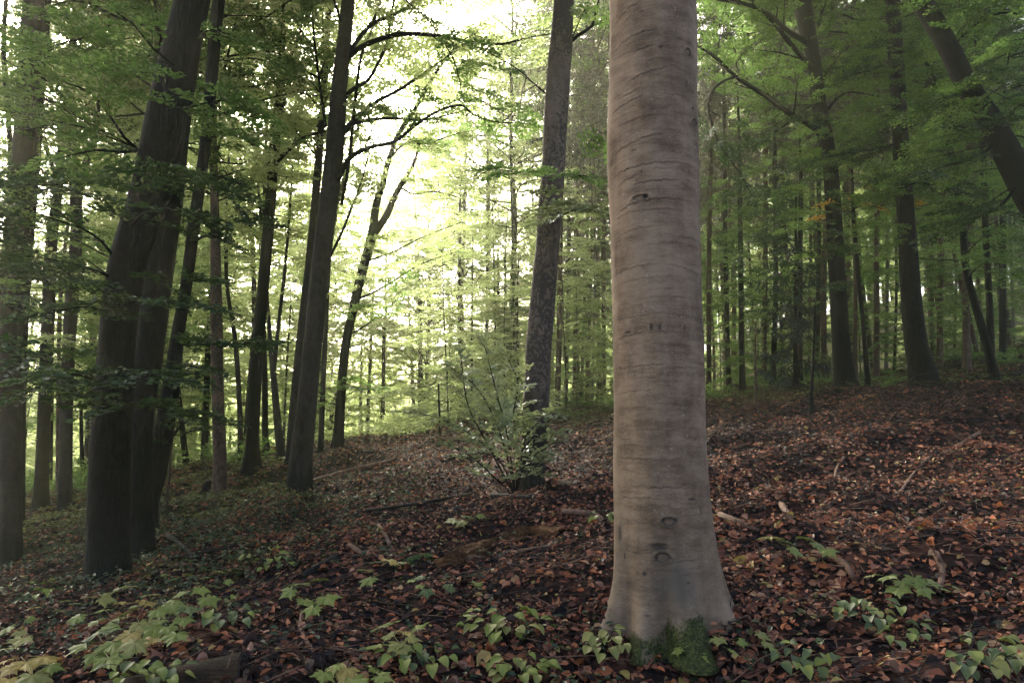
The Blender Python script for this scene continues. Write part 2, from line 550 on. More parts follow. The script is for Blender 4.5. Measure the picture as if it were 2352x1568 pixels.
M['beech'] = beech_mat()

def ground_mat():
    m, nt = new_mat("forest_soil")
    v = mapped(nt, (1, 1, 1))
    vo = nt.nodes.new("ShaderNodeTexVoronoi")
    vo.inputs["Scale"].default_value = 11
    nt.links.new(v, vo.inputs["Vector"])
    sepa = nt.nodes.new("ShaderNodeSeparateColor")
    nt.links.new(vo.outputs["Color"], sepa.inputs[0])
    c = ramp(nt, sepa.outputs[0], [(0, (.005, .004, .004)), (.45, (.020, .010, .008)), (.75, (.055, .024, .017)), (1, (.11, .046, .03))])
    n = noise_node(nt, 3, 5, .6, v)
    c = mixc(nt, n, c, (.014, .012, .012))
    gsep = nt.nodes.new("ShaderNodeAttribute")
    gsep.attribute_name = "green"
    c = mixc(nt, math_node(nt, 'MULTIPLY', gsep.outputs["Fac"], math_node(nt, 'ADD', noise_node(nt, 9, 4, .7, v), .1)), c, (.055, .07, .028))
    finish(nt, c, .95, vo.outputs["Distance"], .8, .04, spec=.03)
    return m
M['ground'] = ground_mat()

m, nt = new_mat("root_moss")
mo = noise_node(nt, 90, 5, .75, mapped(nt, (1, 1, 1)))
finish(nt, ramp(nt, mo, [(.3, (.008, .016, .006)), (.6, (.04, .075, .02)), (.8, (.09, .13, .035))]), .95, mo, 1.0, .02, spec=.1)
M['moss'] = m
m, nt = new_mat("log_cut_end")
tc_ = nt.nodes.new("ShaderNodeTexWave")
tc_.wave_type = 'RINGS'
tc_.rings_direction = 'X'
tc_.inputs["Scale"].default_value = 12
tc_.inputs["Distortion"].default_value = 3
nt.links.new(mapped(nt, (1, 1, 1)), tc_.inputs[0])
finish(nt, ramp(nt, tc_.outputs[1], [(0, (.010, .012, .012)), (1, (.045, .035, .028))]), .9, tc_.outputs[1], .4, .01)
M['cut'] = m

# ------------------------------------------------------------------ ground sheet
def stretched(a, near, far, n):
    t = np.linspace(-1, 1, n)
    return a + near * t * n * .5 + (far - near * n * .5) * np.sign(t) * np.abs(t) ** 5
gx = stretched(0, .085, 230, 360)
gy = np.concatenate([-np.geomspace(200, 1.0, 30), np.linspace(-.6, 14, 190), 14 + np.geomspace(.12, 230, 190)])
GX, GY = np.meshgrid(gx, gy)
GZ = gz(GX, GY)
B = Builder()
ny, nx = GX.shape
ii = np.arange(ny - 1)[:, None] * nx
jj = np.arange(nx - 1)[None]
B.add(np.stack([GX, GY, GZ], -1), np.stack([ii + jj, ii + jj + 1, ii + nx + jj + 1, ii + nx + jj], -1).reshape(-1, 4))
floor = B.obj("forest_floor", M['ground'])
gr = 1 / (1 + np.exp(-((GY - 27) / 3))) * np.where(GX > 1, .9, 1) + np.exp(-((GX + 8) / 3.5) ** 2 - ((GY - 15) / 6) ** 2)
at = floor.data.attributes.new("green", 'FLOAT', 'POINT')
at.data.foreach_set("value", np.clip(gr, 0, 1).astype(np.float32).ravel())
tag(floor, "brown leaf covered forest floor rising to the right", kind='structure')

# ------------------------------------------------------------------ crown library
def spray_leaves(B, rs, start, d, L, up, leaf, mat, n_side=6, hexa=False, tilt=.35, twig=True, tint0=.5, tmat=0, tvar=.3):
    """a flat leafy twig: axis along d, leaves alternating to both sides"""
    d = norm(d)
    side = norm(np.cross(d, up))
    u = np.cross(side, d)
    n = max(3, int(L / (leaf * .55)))
    s = (np.arange(n) + rs.uniform(.2, .8)) / n
    sag = -.12 * L * s ** 2
    axis = start + d * (s * L)[:, None] + np.array([0, 0, 1.0]) * sag[:, None]
    pos, dirs = [], []
    for sg in (1, -1):
        wid = L * .42 * np.sin(np.clip(s, .05, 1) * PI * .85)
        kmax = int(max(1, round(L * .42 / (leaf * .8))))
        for k in range(kmax):
            ok = wid > k * leaf * .8
            a = axis[ok] + (side * sg + d * .55) * (k * leaf * .8) + rs.normal(0, leaf * .22, (ok.sum(), 3))
            pos.append(a)
            dirs.append(side * sg * rs.uniform(.5, 1.2, (ok.sum(), 1)) + d * rs.uniform(.5, 1, (ok.sum(), 1)) + rs.normal(0, .18, (ok.sum(), 3)))
    pos = np.concatenate(pos)
    dirs = np.concatenate(dirs)
    nr = u + rs.normal(0, tilt, (len(pos), 3))
    sz = leaf * rs.uniform(.7, 1.25, len(pos))
    B.leaves(pos, dirs, nr, sz, sz * .62, mat, np.clip(tint0 + rs.normal(0, tvar * .6, len(pos)), 0, 1), hexa)
    if twig:
        q = np.array([start, start + d * L * .5 - [0, 0, .03 * L], start + d * L * .95 - [0, 0, .11 * L]])
        B.tube(q, np.array([.004, .003, .0015]) * (1 + leaf * 6), 3, tmat, .5)
    return len(pos)

def leafy_branch(B, rs, pts, rad, leaf, leaf_mat_i=1, twig_mat_i=0, frac=.25, gap=.16, sL=.7, hexa=False, tint0=.5, nseg=4, tilt=.35, tube=True, flat=1.0):
    pts = catmull(pts, .35)
    n = len(pts)
    seg = np.linalg.norm(np.diff(pts, axis=0), axis=1)
    s = np.concatenate([[0], np.cumsum(seg)])
    T = s[-1]
    if tube:
        B.tube(pts, rad * (1 - .8 * s / T), nseg, twig_mat_i)
    tg = norm(np.gradient(pts, axis=0))
    k, sg = T * frac, 1
    while k < T:
        i = min(int(np.searchsorted(s, k)), n - 1)
        f = k / T
        side = norm(np.cross(tg[i], [0, 0, 1.0]))
        d = tg[i] * rs.uniform(.5, 1.0) + side * sg * rs.uniform(.7, 1.1) + np.array([0, 0, rs.normal(0, .15)])
        d[2] *= flat if flat < 1 else 1
        up = norm(np.array([rs.normal(0, .15), rs.normal(0, .15), 1.0]))
        L = sL * rs.uniform(.6, 1.15) * (1.15 - .55 * f)
        spray_leaves(B, rs, pts[i], d, L, up, leaf, leaf_mat_i, hexa=hexa, tint0=np.clip(tint0 + rs.normal(0, .14), .05, .95), tmat=twig_mat_i, tilt=tilt)
        k += gap * rs.uniform(.7, 1.3)
        sg = -sg
    spray_leaves(B, rs, pts[-1], tg[-1], sL * .7, np.array([0, 0, 1.0]), leaf, leaf_mat_i, hexa=hexa, tint0=tint0, tmat=twig_mat_i, tilt=tilt)

def crown_mesh(name, seed, H, R, nb, leaf, el=(0, .5), sL=.75, gap=.2, shape='dome', leafm='leaf_mid', frac=.25, rad=.03, droop=.25, tilt=.4):
    rs = np.random.default_rng(seed)
    B = Builder()
    for i in range(nb):
        h = ((i + rs.uniform(0, 1)) / nb)
        if shape == 'dome':
            L = R * (math.sin(min(1, h + .12) * PI * .9) ** .6) * rs.uniform(.65, 1.1)
        elif shape == 'layer':
            L = R * (1 - .55 * h) * rs.uniform(.6, 1.15)
        else:
            L = R * (1 - h) ** .8 * rs.uniform(.8, 1.1) + .3
        az = i * 2.399 + rs.normal(0, .4)
        e = rs.uniform(*el)
        z = h * H
        p0 = np.array([0, 0, z])
        hd = np.array([math.cos(az), math.sin(az), 0])
        pts = [p0]
        for s in (.35, .7, 1.0):
            w = rs.normal(0, .07 * L, 3)
            pts.append(p0 + hd * L * s + np.array([0, 0, L * s * math.tan(e) - droop * L * s * s]) + w)
        leafy_branch(B, rs, pts, rad * (.5 + L / R * .5), leaf, frac=frac, gap=gap, sL=sL, tint0=rs.uniform(.3, .7), nseg=3, tilt=tilt)
    return B.mesh(name, [M['twig'], M[leafm]])

def needle_crown(name, seed, H, R, nb, leafm, wid=.05, drop=.5):
    rs = np.random.default_rng(seed)
    B = Builder()
    for i in range(nb):
        h = (i + rs.uniform()) / nb
        L = (R * (1 - h) ** .75 + .25) * rs.uniform(.75, 1.15)
        az = rs.uniform(0, 2 * PI)
        hd = np.array([math.cos(az), math.sin(az), 0])
        p0 = np.array([0, 0, h * H])
        s = np.linspace(0, 1, 6)
        pts = p0 + hd * (L * s)[:, None] + np.array([0, 0, 1.0]) * (-drop * L * s + .35 * L * s ** 3)[:, None]
        B.tube(pts, .018 * (1 - .8 * s), 3, 0)
        # hanging needle twigs
        m = int(L * 22)
        t = rs.uniform(.12, 1, m)
        k = np.clip((t * 5).astype(int), 0, 4)
        fr = (t * 5 - k)[:, None]
        pos = pts[k] * (1 - fr) + pts[k + 1] * fr
        sd = norm(np.cross(hd, [0, 0, 1.0]))
        sg = rs.choice([-1, 1], m)[:, None]
        d = sd * sg * rs.uniform(.1, .7, (m, 1)) + hd * rs.uniform(0, .5, (m, 1)) + np.array([0, 0, -1.0]) * rs.uniform(.3, 1.1, (m, 1))
        ln = rs.uniform(.15, .45, m) * (1.1 - .5 * t)
        B.leaves(pos, d, rs.normal(0, 1, (m, 3)), ln, ln * .10 + wid * .35, 1, rs.uniform(0, 1, m))
        d2 = norm(d) 
        for j in range(3):
            p2 = pos + d2 * (ln * rs.uniform(.1, .9, m))[:, None]
            dd = d2 + rs.normal(0, .7, (m, 3))
            l2 = ln * rs.uniform(.25, .5, m)
            B.leaves(p2, dd, rs.normal(0, 1, (m, 3)), l2, l2 * .12 + wid * .3, 1, rs.uniform(0, 1, m))
    return B.mesh(name, [M['twig'], M[leafm]])

CR = {
    'canopy': [crown_mesh("beech_canopy", 20 + i, 13, 4.6, 62, .12, (.15, .8), 1.0, .34, 'dome', rad=.05, droop=.3, tilt=.5) for i in range(3)],
    'layer': [crown_mesh("layered_foliage", 40 + i, 8, 2.7, 34, .09, (-.05, .3), .75, .20, 'layer', rad=.02, droop=.18, tilt=.33) for i in range(3)],
    'sapling': [crown_mesh("sapling_foliage", 60 + i, 4.2, 1.3, 22, .075, (.1, .5), .5, .15, 'layer', rad=.010, droop=.15, tilt=.35) for i in range(2)],
    'spruce': [needle_crown("spruce_boughs", 80 + i, 13, 2.7, 90, 'needle') for i in range(2)],
    'young_spruce': [needle_crown("young_spruce_boughs", 90, 7.5, 1.7, 85, 'needle_dark', .06, .35)],
}

def add_crown(root, kind, base, leafm=None, s=1.0, sz=None, rz=None, idx=None, name=None):
    ms = CR[kind]
    me = ms[int(rng.integers(len(ms))) if idx is None else idx % len(ms)]
    o = place(name or {'spruce': 'boughs', 'young_spruce': 'boughs'}.get(kind, 'crown'), me, root, Vector(base) - root.location,
              rng.uniform(0, 2 * PI) if rz is None else rz, (s, s, sz or s))
    if leafm and kind != 'x':
        o.material_slots[1].link = 'OBJECT'
        o.material_slots[1].material = M[leafm]
    return o

# ------------------------------------------------------------------ tree builder
def wpts(pts, D, t_scale=1.0):
    """image polyline (x, y, width) at horizontal distance D -> world points + radii; D may vary along it"""
    out = []
    n = len(pts)
    for i, p in enumerate(pts):
        d = D[i] if isinstance(D, (list, tuple)) else D
        r = ray(p[0], p[1])
        t = d / r[1]
        out.append(np.append(EYE + r * t, p[2] * .5 * t / F * .98))
    return np.array(out)

TREES = []
def tree(name, label, cat, pts, D, bark='bark_dark', ext=7.0, flare=.35, crowns=(), forks=(), group=None, nseg=14, rough=.02, stubs=0, sink=.12):
    w = wpts(pts, D)
    gzb = gz1(w[0, 0], w[0, 1])
    # carry the base down (or up) to the ground
    if w[0, 2] > gzb - sink:
        dirn = w[0, :3] - w[1, :3]
        dirn = dirn / max(abs(dirn[2]), 1e-3)
        k = w[0, 2] - gzb + sink
        if k > .25:
            nb = np.append(w[0, :3] + dirn * k * np.array([.5, .5, 1]), w[0, 3] * 1.03)
            nb[2] = gz1(nb[0], nb[1]) - sink
            w = np.vstack([nb, w])
        else:
            w[0, 2] = gzb - sink
    else:
        while len(w) > 2 and w[1, 2] < gzb + .05: w = np.delete(w, 1, 0)
        w[0, 2] = gz1(w[0, 0], w[0, 1]) - sink
    if ext > 0:
        d = norm(w[-1, :3] - w[-2, :3])
        e1 = np.append(w[-1, :3] + d * ext * .5, w[-1, 3] * .72)
        e2 = np.append(w[-1, :3] + norm(d + [0, 0, .3]) * ext, w[-1, 3] * .35)
        w = np.vstack([w, e1, e2])
    base = np.array([w[0, 0], w[0, 1], gz1(w[0, 0], w[0, 1])])
    root = empty(name, base)
    tag(root, label, cat, group)
    step = max(.10, D * .012) if not isinstance(D, (list, tuple)) else .12
    c = catmull(w, step)
    B = Builder()
    B.tube(c[:, :3], np.maximum(c[:, 3], .004), nseg, 0, rough=rough, flare=flare, seed=len(TREES))
    if stubs:
        rs = np.random.default_rng(len(TREES) * 7 + 3)
        hi = c[:, 2] - base[2]
        for _ in range(stubs):
            i = int(rs.integers(len(c) // 12, len(c)))
            az = rs.uniform(0, 2 * PI)
            L = rs.uniform(.35, 1.5)
            hd = np.array([math.cos(az), math.sin(az), rs.uniform(-.25, .15)])
            a = c[i, :3]
            q = np.array([a, a + hd * L * .5 + [0, 0, -.02], a + hd * L + [0, 0, -.10 * L]])
            B.tube(q, [.011, .007, .003], 3, 0)
            for _k in range(3):
                b0 = a + hd * L * rs.uniform(.3, .9)
                d2 = hd * .5 + rs.normal(0, .5, 3)
                B.tube([b0, b0 + d2 * .35], [.004, .002], 3, 0)
    tr = B.obj('trunk', [M[bark]], root, base)
    for fk in forks:
        fpts, fD = fk[0], fk[1] if len(fk) > 1 else D
        fw = wpts(fpts, fD)
        if fpts[-1][1] <= 5:
            d = norm(fw[-1, :3] - fw[-2, :3])
            fw = np.vstack([fw, np.append(fw[-1, :3] + d * 3.0, fw[-1, 3] * .5)])
        limb(root, base, fw, bark if len(fk) < 3 else fk[2])
    def at_h(h):
        i = int(np.argmin(np.abs(c[:, 2] - (base[2] + h))))
        return c[i, :3]
    for cr in crowns:
        kind, h0, s, leafm = cr[:4]
        k = dict(cr[4]) if len(cr) > 4 else {}
        a = at_h(h0).copy()
        a[2] = base[2] + h0
        add_crown(root, kind, a, leafm, s, **k)
    TREES.append((root, c))
    return root, c

def limb(root, base, w, bark, name='limb', nseg=7):
    c = catmull(w, .12)
    B = Builder()
    B.tube(c[:, :3], np.maximum(c[:, 3], .003), nseg, 0, rough=.025, seed=int(abs(w[0, 0] * 100)))
    return B.obj(name, [M[bark]], root, base)

def limb_with_leaves(root, pts, D, bark, leafm, leaf=.07, gap=.2, sL=.6, frac=.3, hexa=True, seed=0, tint0=.5, side=True, name='limb', foliage=True):
    """a limb seen in the photograph, with its side twigs and leaves as sub-part"""
    base = np.array(root.location)
    w = wpts(pts, D)
    L = limb(root, base, w, bark, name)
    rs = np.random.default_rng(seed + 5)
    c = catmull(w, .2)
    B = Builder()
    T = len(c)
    i = int(T * frac * .6)
    sg = 1
    while side and i < T - 1:
        tg = norm(c[min(i + 1, T - 1), :3] - c[i, :3])
        sd = norm(np.cross(tg, [0, 0, 1.0]) + rs.normal(0, .25, 3))
        l = rs.uniform(.6, 1.5) * (1.1 - .5 * i / T)
        d = norm(tg * .8 + sd * sg * rs.uniform(.3, 1) + [0, 0, rs.uniform(-.1, .5)])
        p0 = c[i, :3]
        pts2 = [p0, p0 + d * l * .5 + rs.normal(0, .04, 3), p0 + d * l + [0, 0, -.1 * l]]
        leafy_branch(B, rs, pts2, max(.004, c[i, 3] * .45), leaf, frac=.3 if foliage else 1.1, gap=gap, sL=sL, hexa=hexa, tint0=tint0, nseg=4)
        sg = -sg
        i += max(2, int(rs.uniform(1.6, 3.4) * gap / .2))
    if foliage:
        leafy_branch(B, rs, c[int(T * frac):, :3], .004, leaf, frac=.1, gap=gap, sL=sL, hexa=hexa, tint0=tint0, tube=False)
    o = B.obj('foliage', [M['twig'], M[leafm]], L, base)
    return L

# ------------------------------------------------------------------ the big foreground beech
def main_beech():
    D = 4.6
    prof = [(1500, -260, 190), (1500, 0, 199), (1499, 300, 206), (1504, 600, 206), (1508, 800, 206), (1514, 1000, 212), (1523, 1150, 222), (1529, 1250, 232), (1534, 1340, 244), (1536, 1420, 256), (1536, 1530, 262)]
    w = wpts(prof, D)[::-1]
    base = np.array([w[0, 0], w[0, 1], gz1(w[0, 0], w[0, 1])])
    root = empty("beech_tree", base)
    tag(root, "thick pale grey beech trunk with moss at its foot, in front of all others", "tree")
    zs = np.arange(base[2] - .12, w[-1, 2], .0075)
    cx = np.interp(zs, w[:, 2], w[:, 0])
    cyy = np.interp(zs, w[:, 2], w[:, 1])
    rd = np.interp(zs, w[:, 2], w[:, 3])
    k = np.ones(41) / 41
    pad = lambda a: np.convolve(np.pad(a, 20, 'edge'), k, 'valid')
    cx, cyy, rd = pad(cx), pad(cyy), pad(rd)
    nf = 200
    th = np.concatenate([np.linspace(-1.85, 1.85, nf), np.linspace(1.85, 2 * PI - 1.85, 42)[1:-1]])
    TH, ZZ = np.meshgrid(th, zs)
    dr = np.zeros_like(TH)
    scar = np.zeros_like(TH)
    ang = lambda a: np.angle(np.exp(1j * (TH - a)))
    def theta_of(x, y):
        t = P(x, y, D)
        r = np.interp(t[2], zs, rd)
        return math.asin(max(-.97, min(.97, (t[0] - np.interp(t[2], zs, cx)) / r))), t[2]
    def arc(x0, y0, x1, y1, peak=0.0, amp=.004, thick=.0055, dark=.8):
        a0, z0 = theta_of(x0, y0)
        a1, z1 = theta_of(x1, y1)
        mid, half = (a0 + a1) / 2, max(abs(a1 - a0) / 2, .03)
        u = ang(mid) / half
        line = (z0 + z1) / 2 + (z1 - z0) / 2 * u + peak * (1 - u * u)
        wob = .003 * np.sin(TH * 23 + z0 * 40) + .0018 * np.sin(TH * 51 + z0 * 90)
        msk = np.clip((1.0 - np.abs(u)) * 2.5, 0, 1) * (1 - .3 * np.sin(TH * 31 + z0 * 77) ** 2)
        d = ZZ - line - wob
        dr[:] += .55 * amp * msk * (np.exp(-(d / thick) ** 2) - .8 * np.exp(-((d + 1.6 * thick) / thick) ** 2))
        scar[:] += .95 * dark * msk * np.exp(-((d + 1.1 * thick) / (thick * .8)) ** 2)
    def c5(x, y): return 1364 + x * .36, y * .36
    for a in [(105, 235, 350, 150, .03, .5), (430, 130, 650, 205, .04, .6), (100, 395, 350, 345, .022, .7), (200, 455, 350, 437, .003, .9), (180, 620, 415, 577, .004, .9),
              (290, 525, 400, 518, .002, .5), (100, 775, 270, 730, .006, .8), (150, 700, 260, 680, .002, .6), (100, 1040, 420, 965, .008, .7), (95, 1165, 490, 1138, .004, .8),
              (130, 1240, 250, 1200, .003, .6), (200, 1260, 490, 1243, .003, .9), (100, 1420, 540, 1365, .034, .8), (130, 1425, 510, 1420, .003, .4), (530, 680, 655, 700, .012, .7),
              (610, 460, 655, 490, .003, .9), (455, 392, 505, 398, .001, .9), (240, 220, 270, 218, 0, .9), (168, 240, 190, 236, 0, .8), (560, 240, 585, 252, .002, .9), (200, 1052, 230, 1045, 0, .9),
              (350, 740, 560, 742, .006, .3), (120, 880, 400, 860, .01, .25), (470, 65, 620, 95, .01, .4), (500, 1240, 640, 1250, .004, .4), (300, 1180, 520, 1175, .003, .3)]:
        p0, p1 = c5(a[0], a[1]), c5(a[2], a[3])
        arc(*p0, *p1, a[4], .0045 * (.5 + a[5]), .0055, a[5])
    for a in [(1405, 640, 1500, 628, .004, .7), (1500, 630, 1598, 650, .006, .6), (1403, 665, 1560, 655, .004, .4), (1410, 786, 1462, 775, .002, .9), (1405, 742, 1480, 738, .002, .5), (1480, 735, 1600, 745, .004, .4),
              (1412, 850, 1520, 846, .002, .6), (1465, 930, 1570, 935, .002, .35), (1500, 855, 1590, 850, .002, .8), (1410, 905, 1500, 900, .002, .4), (1420, 1020, 1450, 1020, 0, .5), (1440, 985, 1560, 990, .001, .4),
              (1410, 1048, 1520, 1052, .001, .6), (1465, 1110, 1560, 1112, .001, .5), (1410, 1135, 1470, 1140, .001, .5), (1460, 1075, 1560, 1080, 0, .3), (1420, 705, 1580, 700, .006, .35), (1440, 590, 1590, 585, .01, .35),
              (1410, 560, 1540, 545, .012, .3), (1560, 1040, 1620, 1050, .001, .3)]:
        arc(*a[:4], a[4], .0035 * (.5 + a[5]), .005, a[5])
    rs = np.random.default_rng(3)
    for _ in range(340):      # faint lines
        x0 = rs.uniform(1395, 1600)
        y0 = rs.uniform(-30, 1300)
        L = rs.uniform(15, 90)
        arc(x0 - L / 2, y0 + rs.uniform(-6, 6), x0 + L / 2, y0 + rs.uniform(-6, 6), rs.uniform(0, .006), .0018, .0045, rs.uniform(.12, .45))
    for y in range(1120, 1420, 7):    # wrinkles above the root flare
        for _ in range(2):
            x0 = rs.uniform(1410, 1640); L = rs.uniform(25, 110)
            arc(x0 - L / 2, y, x0 + L / 2, y + rs.uniform(-4, 4), 0, .0016, .0045, rs.uniform(.05, .22))
    def spot(x, y, rx, ry, dark=.9, ring=False, depth=.006):
        a, z = theta_of(x, y)
        r = np.interp(z, zs, rd)
        px = .00284
        u = ang(a) * r / (rx * px)
        v = (ZZ - z) / (ry * px)
        ph = np.arctan2(v, u)
        q = np.sqrt(u * u + v * v) * (1 + .06 * np.sin(2 * ph + x) + .05 * np.sin(3 * ph + y) + .05 * np.sin(7 * ph + x * y))
        near = q < 4
        if ring:
            scar[:] += np.where(near, dark * np.exp(-((q - 1) / .28) ** 2) + .35 * np.exp(-(q / .6) ** 2) * (np.sin(u * 5 + v * 3) > .2), 0)
            dr[:] += np.where(near, depth * np.exp(-((q - 1.35) / .35) ** 2) - depth * .8 * np.exp(-((q - .95) / .25) ** 2), 0)
        else:
            scar[:] += np.where(near, dark * np.exp(-q ** 4), 0)
            dr[:] += np.where(near, -depth * np.exp(-q ** 2) + depth * .6 * np.exp(-((q - 1.4) / .4) ** 2), 0)
    for x, y, r_ in [(543, 459, 23), (586, 872, 23)]:
        spot(*c5(x, y), r_ * .36, r_ * .34, .9, True)
    for x, y, rx, ry in [(365, 461, 14, 9), (577, 790, 12, 12), (262, 342, 8, 6), (183, 1158, 10, 7), (257, 1195, 5, 10), (230, 1245, 5, 5), (278, 1345, 18, 14), (635, 1090, 25, 7), (440, 147, 7, 4), (537, 652, 9, 4),
                         (640, 320, 18, 12), (640, 470, 18, 8), (648, 1330, 5, 18), (635, 1450, 5, 5), (140, 1440, 10, 5), (628, 210, 6, 8)]:
        spot(*c5(x, y), rx * .36, ry * .36, .95)
    spot(*c5(250, 1350), 15, 6, .7, True, .008)
    for x, y, rx, ry, ring in [(1512, 1185, 13, 8, True), (1498, 1262, 14, 9, True), (1490, 1240, 20, 7, False), (1414, 1225, 7, 16, False), (1562, 1138, 9, 3, False), (1477, 768, 3, 8, False), (1464, 1300, 5, 5, False),
                               (1584, 1162, 2, 9, False), (1634, 1170, 3, 12, False), (1593, 905, 2, 3, False), (1550, 770, 2, 10, False), (1575, 1010, 2, 3, False), (1426, 1270, 3, 8, False), (1470, 1385, 6, 2, False), (1432, 775, 8, 4, False),
                               (1494, 768, 3, 9, False), (1550, 1315, 5, 2, False), (1418, 850, 4, 3, False)]:
        spot(x, y, rx, ry, .85, ring)
    # root buttresses
    h = ZZ - base[2]
    flare = np.zeros_like(TH)
    for a, wdt, A, hh in [(-1.35, .34, .085, .18), (-.62, .20, .07, .20), (.12, .34, .07, .10), (.98, .26, .12, .19), (1.62, .28, .13, .22), (2.6, .5, .16, .2), (-2.5, .5, .16, .2)]:
        flare += A * np.exp(-(ang(a) / wdt) ** 2) * np.exp(-np.maximum(h, -.1) / hh)
    flare += .02 * np.exp(-h / .15)
    for a, s_ in [(-.27, .065), (.58, .06), (-.98, .045), (1.32, .04)]:
        flare -= s_ * np.exp(-(ang(a) / .13) ** 2) * np.exp(-np.maximum(h, 0) / .22) * 1.1
    moss = np.clip(np.exp(-(ang(.05) / .55) ** 4) * 1.0 * (1 / (1 + np.exp((h - .05 - .085 * np.cos((TH - .22) * 2.6)) / .04))) + .9 * np.exp(-(ang(-.75) / .25) ** 2) / (1 + np.exp((h - .03) / .015)) + .8 * np.exp(-(ang(1.9) / .35) ** 2) / (1 + np.exp((h - .3) / .06)), 0, 1)
    scar += .22 * np.clip(np.sin(TH * 13 + 2 * np.sin(ZZ * 2.2)) * np.sin(ZZ * 1.9 + TH * 5) - .3, 0, 1) * np.exp(-h / 1.2)
    lum = .006 * np.sin(3 * TH + ZZ * 1.7) + .004 * np.sin(5 * TH - ZZ * 3.1 + 1) + .003 * np.sin(9 * TH + ZZ * 5)
    wash = np.clip(.9 * np.exp(-(ang(-.05) / .35) ** 2) * np.exp(-((h - .32) / .18) ** 2) + .35 * np.exp(-h / .5) + .45 * np.exp(-(ang(-1.3) / .22) ** 2) / (1 + np.exp((h - .9) / .2)), 0, 1)
    R = rd[:, None] + dr + flare + lum
    V = np.stack([cx[:, None] + R * np.sin(TH), cyy[:, None] - R * np.cos(TH), ZZ], -1)
    nz, nc = TH.shape
    i = np.arange(nz - 1)[:, None] * nc
    j = np.arange(nc)[None]
    j2 = (j + 1) % nc
    B = Builder()
    B.add(V, np.stack([i + j, i + j2, i + nc + j2, i + nc + j], -1).reshape(-1, 4))
    tr = B.obj("trunk", M['beech'], root, base)
    for nm, arr in (("scar", np.clip(scar, 0, 1)), ("moss", moss), ("wash", wash)):
        a = tr.data.attributes.new(nm, 'FLOAT', 'POINT')
        a.data.foreach_set("value", arr.astype(np.float32).ravel())
    # surface roots
    for k, (pl, r0) in enumerate([([(1455, 1440), (1400, 1475), (1350, 1510), (1290, 1545)], .06), ([(1640, 1400), (1690, 1420), (1740, 1450)], .06)]):
        q = []
        for (x, y) in pl:
            p = hit(x, y)
            q.append(np.append(p + [0, 0, .0 - .02 * len(q)], r0 * (1 - .2 * len(q))))
        c = catmull(np.array(q), .04)
        B = Builder()
        B.tube(c[:, :3], c[:, 3], 12, 0, rough=.05, seed=k)
        B.obj("root", M['bark_dark'] if k == 0 else M['beech'], root, base)
    # upper stem and crown, above the view; crown enlarged to shade the wood
    c = wpts([(1500, -250, 190), (1495, -700, 170), (1480, -1500, 130)], D)
    limb(root, base, c, 'bark_grey', 'upper_trunk', 20)
    add_crown(root, 'canopy', base + np.array([0, .5, 10.5]), 'leaf_mid', 1.5)
    return root
BEECH = main_beech()

# ------------------------------------------------------------------ named trees of the wood
T = {}
def ct(kind, h, s=1.0, leafm='leaf_mid', **k): return (kind, h, s, leafm, k)

T['big_left'], _ = tree("leaning_beech", "thickest dark leaning trunk on the left, its foot among yellow seedlings", "tree",
    [(254, 1350, 92), (251, 1240, 90), (252, 1100, 88), (258, 950, 84), (268, 800, 80), (292, 612, 82), (345, 440, 84), (383, 255, 84), (412, 102, 70), (436, 0, 66)], 8.3, 'bark_dark', 8, .28,
    [ct('canopy', 11, 1.5, 'leaf_mid')], nseg=28, rough=.015)  # crown above the view, enlarged to shade the near wood
T['second_left'], _ = tree("beech_tree", "dark trunk close behind the thickest left trunk, on its right side", "tree",
    [(328, 1290, 64), (323, 1150, 58), (323, 973, 58), (345, 800, 60), (366, 612, 62), (388, 459, 60), (408, 300, 52), (432, 150, 46), (462, 0, 40)], 10, 'bark_dark', 8, .25,
    [ct('canopy', 10.5, 1, 'leaf_mid')], nseg=24)
T['edge_left'], _ = tree("beech_tree", "grey trunk at the left edge of the wood, smooth with a knob halfway", "tree",
    [(27, 1290, 46), (24, 1100, 44), (24, 960, 46), (22, 860, 50), (26, 800, 44), (28, 663, 50), (40, 510, 50), (54, 357, 48), (68, 150, 44), (78, 0, 42)], 12, 'bark_grey', 7, .3,
    [ct('canopy', 11.5, 0.9, 'leaf_valley'), ct('layer', 3, .7, 'leaf_mid')], nseg=18)
tree("beech_tree", "dark slim trunk right behind the grey trunk at the left edge", "tree",
    [(42, 1260, 22), (48, 900, 22), (58, 640, 22), (78, 400, 22), (95, 150, 22), (106, 0, 22)], 15, 'bark_dark', 6, .3, nseg=12)
tree("beech_tree", "very thin crooked stem left of the grey trunk at the left edge", "tree",
    [(6, 1250, 12), (4, 900, 12), (12, 600, 10), (24, 400, 10), (18, 250, 12), (8, 120, 10), (14, 0, 9)], 14, 'bark_dark', 3, .2, nseg=8)
T['fork_a'], _ = tree("beech_tree", "upright trunk with rough bark, second from the left edge, open base in green undergrowth", "tree",
    [(92, 1192, 32), (97, 1050, 28), (103, 900, 27), (108, 780, 27), (118, 561, 24), (134, 433, 20), (138, 360, 16), (150, 245, 14), (165, 120, 10)], 17, 'bark_dark', 3, .4,
    [ct('layer', 3.5, 1, 'leaf_valley'), ct('canopy', 9, .8, 'leaf_valley')], nseg=14)
T['fork_b'], _ = tree("beech_tree", "forked trunk behind the left group, splitting at mid height into three stems", "tree",
    [(149, 1167, 31), (151, 1000, 28), (156, 850, 27), (163, 714, 28), (176, 510, 24), (167, 400, 18), (165, 306, 17), (167, 200, 12), (172, 60, 9)], 16.5, 'bark_grey', 3, .3,
    [ct('canopy', 9, .8, 'leaf_valley')],
    [([(174, 520, 18), (189, 403, 14), (208, 345, 14), (220, 290, 12), (232, 180, 8)],), ([(135, 440, 10), (110, 350, 10), (92, 300, 8), (84, 200, 6)],)], nseg=14)
